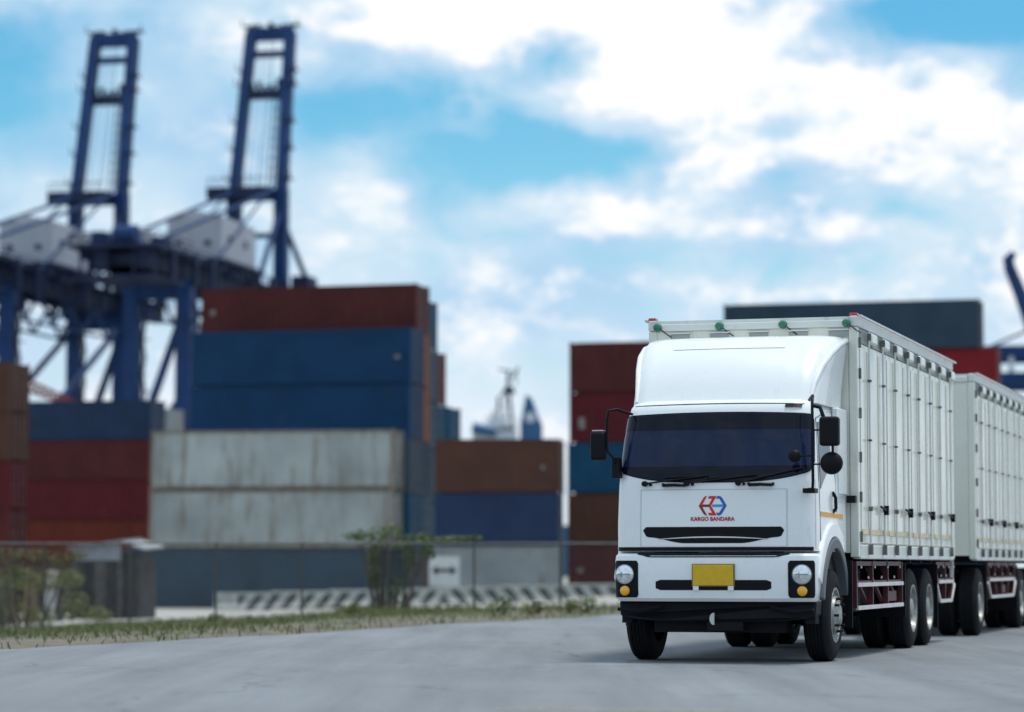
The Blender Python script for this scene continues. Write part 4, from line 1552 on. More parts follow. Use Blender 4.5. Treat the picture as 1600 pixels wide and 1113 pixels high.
# side windows, doors
for sg_ in (1, -1):
    def sidep(y, z, off):
        return Vector((sg_ * (CABS.par(z)[1] + off), y, z))
    dn = 'door'
    d_ = MB()
    # door seam outline
    ol = [(0.42, 1.30), (0.40, 1.95), (0.52, 2.62), (1.05, 2.70), (1.30, 2.55), (1.38, 2.1), (1.38, 1.62)]
    d_.tube([sidep(y, z, 0.0) for y, z in ol], 0.008, 6)
    dr = d_.build('door', M_FEND, cab)
    win = [(0.47, 1.86), (0.50, 2.10), (0.58, 2.58), (1.0, 2.62), (1.18, 2.50), (1.22, 2.10), (0.85, 2.03)]
    wv = [sidep(y, z, 0.008) for y, z in win] + [sidep(y, z, -0.01) for y, z in win]
    n = len(win)
    MB().add(wv, [tuple(range(n)), tuple(range(2 * n - 1, n - 1, -1))] + [(i, (i + 1) % n, n + (i + 1) % n, n + i) for i in range(n)]).build('side_window', M_GLASSD, dr)
    MB().tube([sidep(1.18, 1.62, 0.0), sidep(1.20, 1.66, 0.03), sidep(1.20, 1.78, 0.03), sidep(1.18, 1.84, 0.0)], 0.02, 8).build('door_handle', M_BLK, dr)
    MB().add([sidep(0.42, 1.565, 0.005), sidep(1.75, 1.555, 0.005), sidep(1.75, 1.605, 0.005), sidep(0.42, 1.615, 0.005),
              sidep(0.42, 1.565, -0.004), sidep(1.75, 1.555, -0.004), sidep(1.75, 1.605, -0.004), sidep(0.42, 1.615, -0.004)],
             [(0, 1, 2, 3), (7, 6, 5, 4), (0, 4, 5, 1), (1, 5, 6, 2), (2, 6, 7, 3), (3, 7, 4, 0)]).build('reflector_stripe', M_ORANGE, dr)
    # fender round the wheel: white band, grey lip, dark liner
    WY, WZ = 1.10, 0.52
    def arch(r0, r1, x0, x1, a0, a1, n=22):
        m_ = MB()
        vs, fs = [], []
        for i in range(n + 1):
            th = R(a0 + (a1 - a0) * i / n)
            for r_, x in ((r0, x0), (r1, x0), (r1, x1), (r0, x1)):
                vs.append((sg_ * x, WY - r_ * math.cos(th), WZ + r_ * math.sin(th)))
        for i in range(n):
            for j in range(4):
                fs.append((4 * i + j, 4 * i + (j + 1) % 4, 4 * i + 4 + (j + 1) % 4, 4 * i + 4 + j))
        fs += [(0, 1, 2, 3), (4 * n + 3, 4 * n + 2, 4 * n + 1, 4 * n)]
        return m_.add(vs, fs)
    fd = arch(0.82, 0.99, 0.70, 1.130, 22, 128).build('fender', M_CAB, truck, smooth=0.6, bevel=0.02)
    arch(0.70, 0.815, 0.60, 1.145, 12, 165).build('fender_lip', M_FEND, fd, smooth=0.6, bevel=0.015)
    arch(0.02, 0.695, 0.45, 1.04, 5, 175).build('wheel_well', M_BLK, fd)
    mf = MB().box(sg_ * 0.80, sg_ * 1.19, 1.78, 1.80, 0.35, 1.1)
    mf.build('mud_flap', M_BLK, truck)

# bumper
BUMP = Surf([(0.655, 0.05, 1.080, 0.15, 0.05, 0.50), (0.69, 0.015, 1.100, 0.16, 0.05, 0.50), (0.80, 0.0, 1.110, 0.16, 0.05, 0.50), (1.08, 0.0, 1.110, 0.16, 0.05, 0.50), (1.14, 0.010, 1.105, 0.16, 0.05, 0.50), (1.165, 0.04, 1.085, 0.15, 0.05, 0.50)])
bmp = BUMP.loft([0.655, 0.67, 0.69, 0.74, 0.80, 0.95, 1.08, 1.11, 1.14, 1.155, 1.165]).build('bumper', M_CAB, truck, smooth=0.6)
BUMP.patch(-0.83, 0.83, lambda u: 1.125 + 0.03 * sstep(0.68, 0.83, abs(u)), 1.175, 0.006, 0.06, 30, 1).build('step_recess', M_BLK, bmp)
BUMP.patch(-0.62, 0.64, lambda u: 0.775 + rcorner(u, -0.62, 0.64, 0.02), lambda u: 0.885 - rcorner(u, -0.62, 0.64, 0.02), 0.003, 0.02, 24, 1).build('air_slot', M_BLK, bmp)
for q in range(2):
    BUMP.patch(-0.60, 0.62, 0.805 + q * 0.035, 0.812 + q * 0.035, 0.007, 0.006, 20, 1).build('slot_slat', M_DRK, bmp)
for sg_ in (-1, 1):
    uc = sg_ * 0.965
    hl = BUMP.patch(uc - 0.148, uc + 0.148, lambda u: 0.695 + rcorner(u, uc - 0.148, uc + 0.148, 0.03), lambda u: 1.09 - rcorner(u, uc - 0.148, uc + 0.148, 0.03), 0.006, 0.02, 20, 6).build('headlight_housing', M_BLK, bmp, smooth=0.7)
    for cz_, r_, m_, nm in ((0.945, 0.098, M_LENS, 'headlight'), (0.768, 0.054, M_AMBER, 'indicator')):
        c_ = BUMP.pt(uc, cz_, 0.006)
        nv = (BUMP.pt(uc, cz_, 0.05) - c_).normalized()
        a_ = Vector((-nv.y, nv.x, 0))
        mb = MB()
        nseg, vs = 24, []
        for ring, (rr_, dd) in enumerate(((r_, 0.0), (r_, 0.012), (r_ * 0.8, 0.026), (r_ * 0.45, 0.034))):
            for i in range(nseg):
                th = 2 * math.pi * i / nseg
                vs.append(c_ + nv * dd + a_ * math.cos(th) * rr_ + Vector((0, 0, 1)) * math.sin(th) * rr_)
        fs = []
        for j in range(3):
            for i in range(nseg):
                fs.append((j * nseg + i, j * nseg + (i + 1) % nseg, (j + 1) * nseg + (i + 1) % nseg, (j + 1) * nseg + i))
        fs.append(tuple(3 * nseg + i for i in range(nseg)))
        fs.append(tuple(range(nseg - 1, -1, -1)))
        lo = mb.add(vs, fs).build(nm, m_, hl, smooth=0.9)
        if nm == 'headlight':
            rg = MB()
            for i in range(nseg):
                th, th2 = 2 * math.pi * i / nseg, 2 * math.pi * (i + 1) / nseg
                pA = [c_ + nv * 0.014 + a_ * math.cos(x) * rr_ + Vector((0, 0, 1)) * math.sin(x) * rr_ for x, rr_ in ((th, r_), (th2, r_), (th2, r_ * 1.09), (th, r_ * 1.09))]
                rg.add(pA, [(0, 1, 2, 3)])
            rg.bar(c_ + nv * 0.036 - a_ * 0.07, c_ + nv * 0.036 + a_ * 0.07, 0.012)
            rg.bar(c_ + nv * 0.036 - a_ * 0.03 - Vector((0, 0, 0.03)), c_ + nv * 0.036 - a_ * 0.03 + Vector((0, 0, 0.02)), 0.012)
            rg.build('lamp_ring', mat('lamp_grey', (0.25, 0.27, 0.30), 0.4), lo)
plc = BUMP.pt(0.01, 0.89, 0)
pt_ = MB().box(-0.20, 0.24, -0.035, -0.020, 0.825, 1.045).build('number_plate', M_PLATE, bmp, bevel=0.006)
MB().box(-0.212, 0.252, -0.0195, 0.02, 0.815, 1.055).build('plate_holder', mat('plate_holder', (0.20, 0.14, 0.03), 0.5), pt_)
for x in (-0.17, 0.21):
    MB().box(x - 0.03, x + 0.03, -0.02, 0.01, 0.775, 0.823).build('plate_bracket', M_CAB, pt_)
# lower apron and tow parts
ap = MB()
ap.prism([(-1.08, 0.656), (1.08, 0.656), (1.07, 0.50), (0.98, 0.47), (0.62, 0.44), (-0.62, 0.44), (-0.98, 0.47), (-1.07, 0.50)], lambda a, b, d: (a, d + 0.25 * (abs(a) / 1.08) ** 4 * 0.4, b), 0.14, 0.46)
ap.build('lower_apron', M_BLK, truck, bevel=0.02)
apd = MB()
for x in (-0.85, 0.85):
    s_ = 1 if x > 0 else -1
    apd.tube([(x - 0.25 * s_, 0.145, 0.60), (x, 0.135, 0.55), (x + 0.22 * s_, 0.140, 0.57)], 0.02, 6)
apd.box(-0.72, 0.72, 0.35, 0.75, 0.32, 0.46)
apd.box(-0.60, 0.60, 0.75, 1.5, 0.36, 0.95)
apd.box(-1.0, 1.0, 1.02, 1.18, 0.40, 0.56)
apd.build('front_axle', M_DRK, truck)
tw = MB().prism([(0.0, -0.065)] + [(-0.05 * math.cos(R(a_)), 0.065 * math.sin(R(a_))) for a_ in range(-70, 71, 14)] + [(0.0, 0.065)], lambda a, b, d: (a + 0.0, d, b + 0.47), 0.10, 0.138)
MB().box(-0.09, 0.30, 0.16, 0.34, 0.345, 0.438).build('tow_plate', M_DRK, truck)
tw.build('tow_pin_cover', mat('bare_metal', (0.55, 0.55, 0.53), 0.4, metal=0.3), truck)
MB().box(0.95, 1.06, 0.28, 0.48, 0.42, 0.66).build('step', M_DRK, truck)
MB().box(-1.06, -0.95, 0.28, 0.48, 0.42, 0.66).build('step', M_DRK, truck)

# emblem and lettering
EZ = 1.675
def epoly(pts, m, name, parent, d=0.004):
    def fn(a, b, dd):
        x = (a - 787) / 15.9 / 139.6
        z = EZ + (480 - b) / 15.9 / 146
        q_ = CABS.pt(x, z, 0.006 + dd)
        return q_
    return MB().prism(pts, fn, 0.0005, d).build(name, m, parent)


def mir(pts):
    return [(a, 960 - b) for a, b in pts]


LB = [(450, 480), (555, 300), (585, 262), (620, 243), (655, 238), (545, 440), (520, 480)]
ZB = [(705, 240), (885, 240), (760, 462), (748, 478), (700, 446), (775, 305), (675, 305)]
BB = [(870, 305), (905, 240), (950, 240), (995, 258), (1025, 298), (1128, 480), (1062, 480), (1036, 446), (950, 305)]
em = epoly(LB, M_LOGR, 'emblem', fp)
epoly(mir(LB), M_LOGD, 'emblem_stroke', em)
epoly(ZB, M_LOGR, 'emblem_stroke', em)
epoly(mir(ZB), M_LOGR, 'emblem_stroke', em, 0.0042)
epoly([(545, 449), (698, 449), (744, 480), (698, 511), (545, 511), (524, 480)], M_LOGD, 'emblem_stroke', em, 0.0038)
epoly(BB, M_LOGB, 'emblem_stroke', em)
epoly(mir(BB), M_LOGB, 'emblem_stroke', em, 0.0042)
epoly([(765, 480), (790, 449), (1034, 449), (1058, 480), (1034, 511), (790, 511)], M_LOGL, 'emblem_stroke', em, 0.0038)
tcu = bpy.data.curves.new('lettering', 'FONT')
tcu.body = 'KARGO BANDARA'
tcu.size = 0.058
tcu.offset = 0.0016
tcu.extrude = 0.0015
tcu.align_x, tcu.align_y = 'CENTER', 'CENTER'
to_ = bpy.data.objects.new('lettering', tcu)
COL.objects.link(to_)
me = bpy.data.meshes.new_from_object(to_.evaluated_get(bpy.context.evaluated_depsgraph_get()))
bpy.data.objects.remove(to_)
me.name = 'lettering'
xsw = [v.co.x for v in me.vertices]
kx = 0.478 / (max(xsw) - min(xsw))
le = bpy.data.objects.new('lettering', me)
COL.objects.link(le)
me.materials.clear()
me.materials.append(mat('lettering_red', (0.42, 0.006, 0.01), 0.45))
le.parent = fp
le.rotation_euler = (math.pi / 2, 0, 0)
le.scale = (kx, 1, 1)
le.location = (0, CABS.pt(0, 1.54, 0.010).y, EZ - 0.143)

# roof fairing
FAIR = Surf([(2.79, 0.47, 1.030, 0.20, 0.05, 2.04), (2.90, 0.52, 1.035, 0.21, 0.06, 2.04), (3.05, 0.60, 1.045, 0.23, 0.07, 2.04), (3.20, 0.71, 1.060, 0.26, 0.08, 2.04), (3.32, 0.83, 1.075, 0.29, 0.09, 2.04),
             (3.42, 0.97, 1.090, 0.32, 0.09, 2.04), (3.50, 1.12, 1.100, 0.34, 0.09, 2.04), (3.56, 1.28, 1.095, 0.35, 0.08, 2.04), (3.59, 1.42, 1.070, 0.33, 0.07, 2.03), (3.605, 1.58, 1.000, 0.28, 0.05, 2.01)])
fz = []
for a, b in zip(FAIR.tab, FAIR.tab[1:]):
    fz += [a[0], (a[0] + b[0]) / 2]
fz.append(FAIR.tab[-1][0])
fa = FAIR.loft(fz, 14, 12, 4).build('roof_fairing', M_CAB, truck, smooth=0.8)
FAIR.patch(-0.66, 0.60, lambda u: 3.43 + 0.0 * u, lambda u: 3.56 - rcorner(u, -0.66, 0.60, 0.05), 0.014, 0.03, 20, 5).build('fairing_ridge', M_CAB, fa, smooth=0.6)
for sg_ in (-1, 1):
    fl = MB()
    fl.tube([FAIR.pt(sg_ * u_, z_, 0.004) for u_, z_ in ((0.98, 2.82), (1.0, 3.0), (1.07, 3.2), (1.17, 3.36), (1.31, 3.48), (1.55, 3.56), (1.73, 3.57))], [0.02, 0.03, 0.035, 0.04, 0.04, 0.035, 0.02], 8)
    fl.build('fairing_bead', M_CAB, fa, smooth=1.0)
    sv = MB()
    sv.box(min(sg_ * 1.03, sg_ * 1.10), max(sg_ * 1.03, sg_ * 1.10), 1.50, 2.05, 1.82, 2.785)
    sv.build('side_deflector', M_CAB, truck, smooth=0.6, bevel=0.015)
vg = MB()
CABS.patch(-0.95, 0.95, lambda u: 2.765 + 0.012 * (1 - (u / 0.95) ** 2), lambda u: 2.773 + 0.014 * (1 - (u / 0.95) ** 2), 0.004, 0.01, 30, 1, vg)
vg.build('visor_gap', M_BLK, cab)
CABS.patch(0.74, 0.92, 2.735, 2.768, 0.016, 0.02, 6, 1).build('marker_lamp', M_BLK, cab)

# mirrors
mr = MB().tube([(1.03, 0.06, 1.84), (1.10, -0.03, 1.84), (1.115, -0.08, 1.90), (1.115, -0.09, 2.75), (1.10, 0.02, 2.83), (1.02, 0.25, 2.80)], 0.017, 8)
mr.box(1.00, 1.13, -0.06, 0.12, 1.80, 1.85)
mr.tube([(1.115, -0.09, 2.72), (1.20, -0.10, 2.70), (1.235, -0.10, 2.60)], 0.022, 8)
mr.tube([(1.115, -0.09, 2.46), (1.25, -0.09, 2.46)], 0.010, 6)
mr.tube([(1.115, -0.09, 2.10), (1.25, -0.09, 2.10)], 0.010, 6)
mr.tube([(1.33, -0.09, 2.31), (1.33, -0.09, 2.15)], 0.014, 6)
mr.tube([(1.115, -0.09, 2.19), (0.98, -0.08, 2.19)], 0.010, 6)
mrr = mr.build('mirror_arm', M_BLK, truck, smooth=1.0)
mb = MB().box(1.195, 1.405, -0.16, -0.03, 2.29, 2.60)
mb.build('mirror', M_BLK, mrr, bevel=0.035, seg=4)
MB().lathe([(-0.06, 0.0001), (-0.055, 0.06), (-0.03, 0.105), (0.0, 0.12), (0.02, 0.12), (0.02, 0.0001)], (1.315, -0.09, 2.11), 28, 'y').build('round_mirror', M_BLK, mrr, smooth=0.9)
MB().lathe([(-0.04, 0.0001), (-0.035, 0.04), (-0.015, 0.065), (0.01, 0.07), (0.015, 0.0001)], (0.92, -0.07, 2.19), 24, 'y').build('kerb_mirror', M_BLK, mrr, smooth=0.9)
ml = MB().tube([(-0.95, 0.40, 2.68), (-1.04, 0.26, 2.71), (-1.08, 0.17, 2.73), (-1.165, 0.11, 2.71), (-1.18, 0.10, 2.60), (-1.18, 0.10, 2.35), (-1.16, 0.08, 2.27), (-1.10, 0.06, 2.20), (-1.09, 0.10, 2.14)], 0.015, 8)
ml.tube([(-1.18, 0.10, 2.35), (-1.23, 0.10, 2.35)], 0.012, 6)
ml.box(-1.12, -1.04, 0.10, 0.22, 1.98, 2.20)
mlo = ml.build('mirror_arm', M_BLK, truck, smooth=1.0)
mo = MB().box(-0.085, 0.085, -0.09, 0.05, -0.155, 0.155).build('mirror', M_BLK, mlo, bevel=0.035, seg=4)
mo.location = (-1.27, 0.12, 2.33)
MB().box(-0.065, 0.065, -0.07, 0.04, 0.1555, 0.172).build('mirror_cap', mat('cap_grey', (0.35, 0.36, 0.38), 0.4), mo, bevel=0.01)

# chassis, tanks, axles, guards -------------------------------------------------
def wheel(parent, x, y, r=0.50, w=0.28, front=False, side=1):
    """x: outer face of the tyre"""
    e = empty('wheel', (x, y, r), 0, parent)
    s = side
    pr_ = [(0.0, 0.30), (0.012, 0.34), (0.0, 0.42), (-0.02, 0.475), (-0.045, 0.497)]
    ntr = 5
    tw_ = w - 0.09
    for i in range(ntr):
        a = -0.045 - tw_ * i / ntr
        b = -0.045 - tw_ * (i + 1) / ntr
        pr_ += [(a - 0.004, 0.502), (b + 0.010, 0.502)]
        if i < ntr - 1:
            pr_ += [(b + 0.009, 0.488), (b + 0.001, 0.488)]
    pr_ += [(-w + 0.045, 0.497), (-w + 0.02, 0.475), (-w, 0.42), (-w + 0.01, 0.30)]
    pr_ = [(a * s, rr_ * r / 0.502) for a, rr_ in pr_]
    MB().lathe(pr_, (0, 0, 0), 44, 'x').build('tyre', M_RUB, e, smooth=0.6)
    rim = [(-0.02, 0.305), (0.004, 0.30), (0.004, 0.275), (-0.03, 0.26)]
    if front:
        rim += [(-0.03, 0.22), (0.02, 0.20), (0.025, 0.15), (0.04, 0.12), (0.055, 0.10), (0.06, 0.0001), (-0.10, 0.0001), (-0.10, 0.30)]
    else:
        rim += [(-0.12, 0.24), (-0.13, 0.17), (-0.04, 0.13), (-0.01, 0.11), (0.0, 0.0001), (-0.20, 0.0001), (-0.20, 0.30)]
    ro = MB().lathe([(a * s, rr_) for a, rr_ in rim], (0, 0, 0), 36, 'x').build('rim', M_RIM, e, smooth=0.5)
    nb = MB()
    for i in range(10):
        t_ = 2 * math.pi * i / 10
        rr_ = 0.185 if front else 0.20
        x0 = 0.02 if front else -0.13
        nb.cyl((x0 * s, rr_ * math.cos(t_), rr_ * math.sin(t_)), ((x0 + 0.05) * s, rr_ * math.cos(t_), rr_ * math.sin(t_)), 0.016, n=6)
    tag(nb.build('wheel_nuts', M_DRK, e), kind='stuff')
    return e


def dual_axle(parent, y, xo=1.19):
    for s in (1, -1):
        wheel(parent, s * xo, y, side=s)
        wheel(parent, s * (xo - 0.33), y, side=s)
    ax = MB().cyl((-0.8, y, 0.5), (0.8, y, 0.5), 0.10, n=14)
    ax.lathe([(-0.24, 0.02), (-0.2, 0.16), (-0.08, 0.24), (0.08, 0.24), (0.2, 0.16), (0.24, 0.02)], (0, y, 0.5), 20, 'x')
    ax.build('axle', M_DRK, parent, smooth=0.6)
    for s in (1, -1):
        MB().box(s * 0.42 - 0.05, s * 0.42 + 0.05, y - 0.6, y + 0.6, 0.62, 0.72).build('leaf_spring', M_DRK, parent)


for s in (1, -1):
    wheel(truck, s * 1.125, 1.10, side=s, front=True)
for y in (6.12, 7.47):
    dual_axle(truck, y)
for s in (1, -1):
    MB().box(s * 0.42 - 0.05, s * 0.42 + 0.05, 0.5, 9.6, 0.80, 1.06).build('chassis_rail', M_DRK, truck)
for y in (2.3, 4.4, 5.3, 6.8, 8.3, 9.5):
    MB().box(-0.37, 0.37, y - 0.06, y + 0.06, 0.84, 1.02).build('cross_member', M_DRK, truck)
MB().cyl((0, 1.6, 0.62), (0, 6.0, 0.55), 0.06, n=12).build('drive_shaft', M_DRK, truck)
MB().box(-0.40, 0.40, 1.3, 2.9, 0.42, 0.98).build('gearbox', M_DRK, truck, bevel=0.05)
MB().box(-1.12, -0.55, 2.3, 3.9, 0.48, 1.02).build('fuel_tank', M_DRK, truck, bevel=0.08, seg=3)
MB().box(0.55, 0.98, 2.5, 3.5, 0.50, 1.02).build('battery_box', M_DRK, truck, bevel=0.03)
MB().cyl((0.70, 3.8, 0.72), (0.70, 4.9, 0.72), 0.17, n=18).build('air_tank', M_DRK, truck, smooth=0.6)
MB().cyl((-0.78, 4.1, 0.72), (-0.78, 5.1, 0.72), 0.17, n=18).build('air_tank', M_DRK, truck, smooth=0.6)
for y in (5.45, 8.15):
    for s in (1, -1):
        MB().box(s * 0.90 - 0.3, s * 0.90 + 0.3, y, y + 0.02, 0.22 if y > 8 else 0.4, 1.05).build('mud_flap', M_BLK, truck)


def side_guard(parent, y0, y1, zt=1.08, zb=0.56, x=1.15, slant=0.0, posts=4, sides=(1, -1)):
    for s in sides:
        g = MB()
        for i in range(posts):
            f_ = i / (posts - 1)
            yt = y0 + (y1 - y0) * f_
            yb_ = y0 + slant * (1 - f_) + (y1 - slant - y0 - slant * (1 - f_) + 0) * 0 + (y1 - y0) * f_ - slant * f_
            g.bar((s * x, yt, zt), (s * x, yb_, zb), 0.05, 0.06, up=(1, 0, 0))
        for zz in (zt - 0.02, zt - 0.24):
            g.bar((s * x, y0, zz), (s * x, y1, zz), 0.04, 0.05)
        for i in range(posts - 1):
            ya = y0 + (y1 - y0) * i / (posts - 1)
            yb2 = y0 + (y1 - y0) * (i + 1) / (posts - 1)
            if i == 2:
                g.box(s * x - 0.01, s * x + 0.01, ya + 0.08, yb2 - 0.35, zb + 0.05, zt - 0.35)
            g.bar((s * (x - 0.05), ya, zt - 0.05), (s * (x - 0.05), yb2, zb + 0.05), 0.035)
        go_ = g.build('side_guard', M_REDF, parent)
        for zz in (zt - 0.26, zb):
            a = y0 + (slant if zz == zb else slant * 0.5)
            b = y1 - (slant if zz == zb else slant * 0.5)
            MB().bar((s * (x + 0.03), a, zz), (s * (x + 0.03), b, zz), 0.03, 0.045).build('guard_rail', M_PALE, go_)
        if slant:
            for ya, yb2 in ((y0 + 0.02, y0 + slant), (y1 - 0.02, y1 - slant)):
                MB().bar((s * (x + 0.03), ya, zt - 0.3), (s * (x + 0.03), yb2, zb), 0.03, 0.045).build('guard_rail', M_PALE, go_)
        tg = MB()
        rg_ = random.Random(int(y0 * 10) + (s > 0))
        for i in range(7):
            yy = y0 + (y1 - y0) * (i + 0.5) / 7
            zz = zt - 0.06 - 0.12 * (i % 2)
            tg.box(s * (x + 0.035), s * (x + 0.045), yy - 0.018, yy + 0.018, zz - 0.014, zz + 0.014)
        tag(tg.build('guard_reflector', M_PALE, go_), kind='stuff')


side_guard(truck, 2.15, 5.35, posts=4)
side_guard(truck, 8.2, 9.9, slant=0.32, posts=3)


def cargo_box(parent, y0, y1, ndoor, header=True, zb=1.13, zt=3.86, hw=1.215):
    body = MB().box(-hw + 0.045, hw - 0.045, y0 + 0.03, y1 - 0.03, zb + 0.06, zt - 0.03).build('cargo_body', M_BOX, parent)
    for x in (-hw, hw - 0.10):
        for y in (y0, y1 - 0.10):
            MB().box(x, x + 0.10, y, y + 0.10, zb, zt - 0.125).build('corner_post', M_BOX, body, bevel=0.012)
    for x0, x1 in ((-hw - 0.004, -hw + 0.09), (hw - 0.09, hw + 0.004)):
        MB().box(x0, x1, y0 - 0.004, y1 + 0.004, zt - 0.12, zt).build('top_rail', M_RAIL, body, bevel=0.012)
        MB().box(x0, x1, y0 + 0.105, y1 - 0.105, zb - 0.02, zb + 0.14).build('bottom_rail', M_RAIL, body, bevel=0.01)
    for s in (1, -1):
        xo = s * (hw + 0.016)
        MB().box(min(xo, xo + s * 0.03), max(xo, xo + s * 0.03), y0, y1 + 0.06, zt - 0.012, zt + 0.012).build('roof_drip_rail', M_PALE, body)
    MB().box(-hw + 0.092, hw - 0.092, y0 - 0.002, y1, zt - 0.045, zt - 0.008).build('roof', M_RAIL, body)
    # front wall
    MB().box(-hw + 0.102, hw - 0.102, y0 + 0.008, y0 + 0.03, zb + 0.05, zt - 0.13).build('front_wall', M_BOX, body)
    MB().box(-hw + 0.095, hw - 0.095, y0 - 0.022, y0 + 0.02, zt - 0.128, zt - 0.046).build('header_beam', M_RAIL, body, bevel=0.01)
    if header:
        for i in range(5):
            x = -0.84 + i * 0.46
            MB().box(x - 0.11, x + 0.11, y0 - 0.004, y0 + 0.008, zt - 0.24, zt - 0.165).build('vent_slot', mat('slot_grey', (0.34, 0.37, 0.36), 0.6), body)
            MB().box(x - 0.12, x + 0.12, y0 - 0.03, y0 + 0.0075, zt - 0.163, zt - 0.150).build('slot_hood', M_RAIL, body)
        for x in (-1.10, -0.37, 0.37, 1.10):
            lm = MB().lathe([(0.0, 0.0001), (0.0, 0.05), (-0.03, 0.05), (-0.055, 0.035), (-0.065, 0.0001)], (x, y0 - 0.022, zt - 0.085), 20, 'y').build('marker_lamp', M_GREENL, body, smooth=0.7)
            MB().tube([(x + 0.04, y0 - 0.028, zt - 0.11), (x + 0.10, y0 - 0.012, zt - 0.16), (x + 0.16, y0 - 0.006, zt - 0.20)], 0.006, 5).build('lamp_cable', M_BLK, lm)
        for x in (-hw + 0.02, hw - 0.06):
            MB().box(x - 0.03, x + 0.06, y0 + 0.02, y0 + 0.14, zt + 0.0005, zt + 0.035).build('corner_lamp', M_REDL, body, bevel=0.01)
    else:
        for z in (1.6, 2.05, 2.5, 2.95, 3.4):
            MB().box(-hw + 0.12, -hw + 0.22, y0 - 0.02, y0 + 0.0075, z, z + 0.03).build('front_hinge', M_GALV, body)
    # rear wall
    MB().box(-hw + 0.102, hw - 0.102, y1 - 0.03, y1 - 0.012, zb + 0.05, zt - 0.13).build('rear_wall', M_BOX, body)
    # side doors
    ya, yb = y0 + 0.115, y1 - 0.115
    dw = (yb - ya) / ndoor
    zl, zh = zb + 0.155, zt - 0.30
    rg_ = random.Random(int(y0 * 7))
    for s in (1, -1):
        # vent band under the roof rail, grey paints in the shade between covers
        vb = MB().box(s * (hw - 0.044) if s > 0 else -hw + 0.012, s * (hw - 0.012) if s > 0 else -hw + 0.044, ya, yb, zh + 0.01, zt - 0.125).build('vent_band', mat('vent_shade_grey', (0.30, 0.32, 0.30), 0.6), body)
        for i in range(ndoor):
            a = ya + i * dw
            d = MB()
            x0, x1 = hw - 0.044, hw - 0.006
            d.box(min(s * x0, s * x1), max(s * x0, s * x1), a + 0.012, a + dw - 0.012, zl, zh)
            do = d.build('door', M_BOX, body, bevel=0.01)
            for f0, f1 in ((0.03, 0.24), (0.29, 0.62), (0.69, 0.97)):
                rb_ = MB().box(min(s * (hw - 0.006), s * (hw + 0.010)), max(s * (hw - 0.006), s * (hw + 0.004)), a + dw * f0, a + dw * f1, zl + 0.10, zh - 0.06)
                rb_.build('door_panel', M_BOX, do, bevel=0.009)
            MB().box(min(s * (hw + 0.0105), s * (hw + 0.013)), max(s * (hw + 0.0105), s * (hw + 0.013)), a + dw * 0.03 + 0.02, a + dw * 0.97 - 0.02, zl + 0.105, zl + 0.165).build('reflective_tape', M_TAPE, do)
            for f_ in (0.265, 0.79):
                yy = a + dw * f_
                rd = MB().cyl((s * (hw + 0.030), yy, zb + 0.05), (s * (hw + 0.030), yy, zh + 0.16), 0.013, n=10)
                ro = rd.build('lock_rod', M_RAIL, do, smooth=0.7)
                kb = MB()
                for zz, hh in ((zb + 0.03, 0.12), (zb + 0.53, 0.05), (zb + 1.33, 0.022), (zh - 0.42, 0.028), (zh + 0.06, 0.08)):
                    kb.box(min(s * (hw + 0.0125), s * (hw + 0.055)), max(s * (hw + 0.0125), s * (hw + 0.055)), yy - (0.03 if zz < zb + 0.1 else 0.018), yy + (0.03 if zz < zb + 0.1 else 0.018), zz, zz + hh)
                tag(kb.build('rod_bracket', M_BRK, ro), kind='stuff')
                if f_ > 0.5:
                    hd = MB().tube([(s * (hw + 0.05), yy, zb + 0.55), (s * (hw + 0.065), yy - 0.12, zb + 0.56), (s * (hw + 0.06), yy - 0.42, zb + 0.59)], 0.014, 6)
                    hd.box(min(s * (hw + 0.03), s * (hw + 0.08)), max(s * (hw + 0.03), s * (hw + 0.08)), yy - 0.035, yy + 0.035, zb + 0.50, zb + 0.61)
                    hd.build('door_lock', M_BLK, ro)
            for f_ in (0.45, 0.93):
                yy = a + dw * f_
                MB().box(min(s * (hw - 0.012), s * (hw + 0.05)), max(s * (hw - 0.012), s * (hw + 0.05)), yy - 0.22, yy + 0.16, zt - 0.275, zt - 0.14).build('vent_cover', M_BOX, do, bevel=0.03, seg=3)
        for zz in (1.30, 1.75, 2.20, 2.70, 3.15, 3.5):
            MB().cyl((s * (hw + 0.010), y0 + 0.105, zz), (s * (hw + 0.010), y0 + 0.105, zz + 0.12), 0.017, n=10).build('hinge', M_BRK, body)
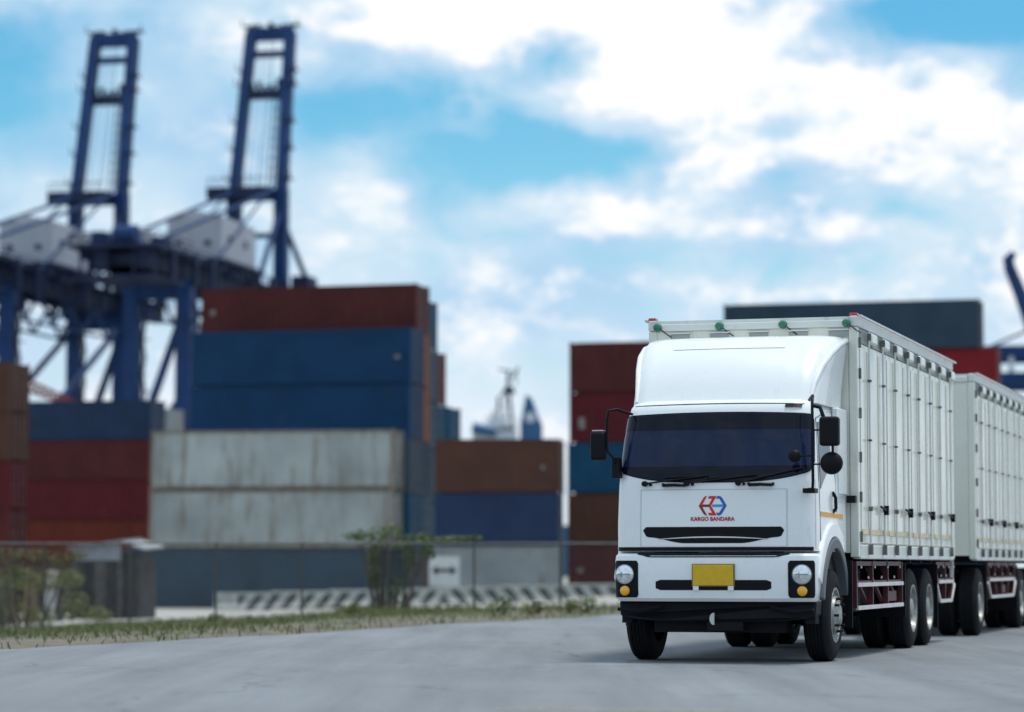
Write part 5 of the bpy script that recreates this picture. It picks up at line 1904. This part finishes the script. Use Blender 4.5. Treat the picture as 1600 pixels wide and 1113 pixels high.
    for y in [y0 + 0.4 + q * 0.9 for q in range(int((y1 - y0) / 0.9))]:
        MB().box(-hw + 0.05, hw - 0.05, y - 0.04, y + 0.04, zb - 0.06, zb + 0.055).build('floor_bearer', M_DRK, body)
    return body


cargo_box(truck, 2.10, 9.72, 4)
tl_ = MB().box(-1.1, 1.1, 9.74, 9.80, 0.55, 0.68)
for x in (-0.6, 0.6):
    tl_.box(x - 0.04, x + 0.04, 9.66, 9.74, 0.55, 1.06)
tl_.build('rear_bumper', M_DRK, truck)
MB().box(1.14, 1.185, 9.74, 9.78, 0.70, 1.35).build('rear_post', M_PALE, truck)
MB().box(1.10, 1.20, 1.965, 2.06, 1.74, 1.82).build('box_latch', M_BLK, truck)

# trailer ----------------------------------------------------------------------
trl = empty('cargo_trailer', TO, -YAW)
tag(trl, 'white box trailer coupled behind the truck, cut by the right picture edge', 'trailer')
cargo_box(trl, 11.95, 20.2, 5, header=False)
dual_axle(trl, 12.55)
for y in (17.75, 19.1):
    dual_axle(trl, y)
for s in (1, -1):
    MB().box(s * 0.42 - 0.05, s * 0.42 + 0.05, 12.0, 20.0, 0.80, 1.06).build('chassis_rail', M_DRK, trl)
for y in (12.5, 14.0, 15.5, 17.0, 18.4, 19.8):
    MB().box(-0.37, 0.37, y - 0.06, y + 0.06, 0.84, 1.02).build('cross_member', M_DRK, trl)
MB().cyl((0, 12.55, 0.70), (0, 12.55, 0.83), 0.55, n=24).build('turntable', M_DRK, trl)
db = MB()
for s in (1, -1):
    db.bar((s * 0.42, 12.2, 0.68), (0, 9.9, 0.66), 0.10)
db.cyl((0, 9.75, 0.60), (0, 9.75, 0.72), 0.07, n=12)
db.build('drawbar', M_DRK, trl)
side_guard(trl, 13.5, 17.0, slant=0.35, posts=5)
MB().box(0.55, 1.0, 14.2, 15.3, 0.50, 1.02).build('tool_box', M_DRK, trl, bevel=0.03)
for y in (17.05, 13.2):
    for s in (1, -1):
        MB().box(s * 0.90 - 0.3, s * 0.90 + 0.3, y, y + 0.02, 0.3, 1.05).build('mud_flap', M_BLK, trl)
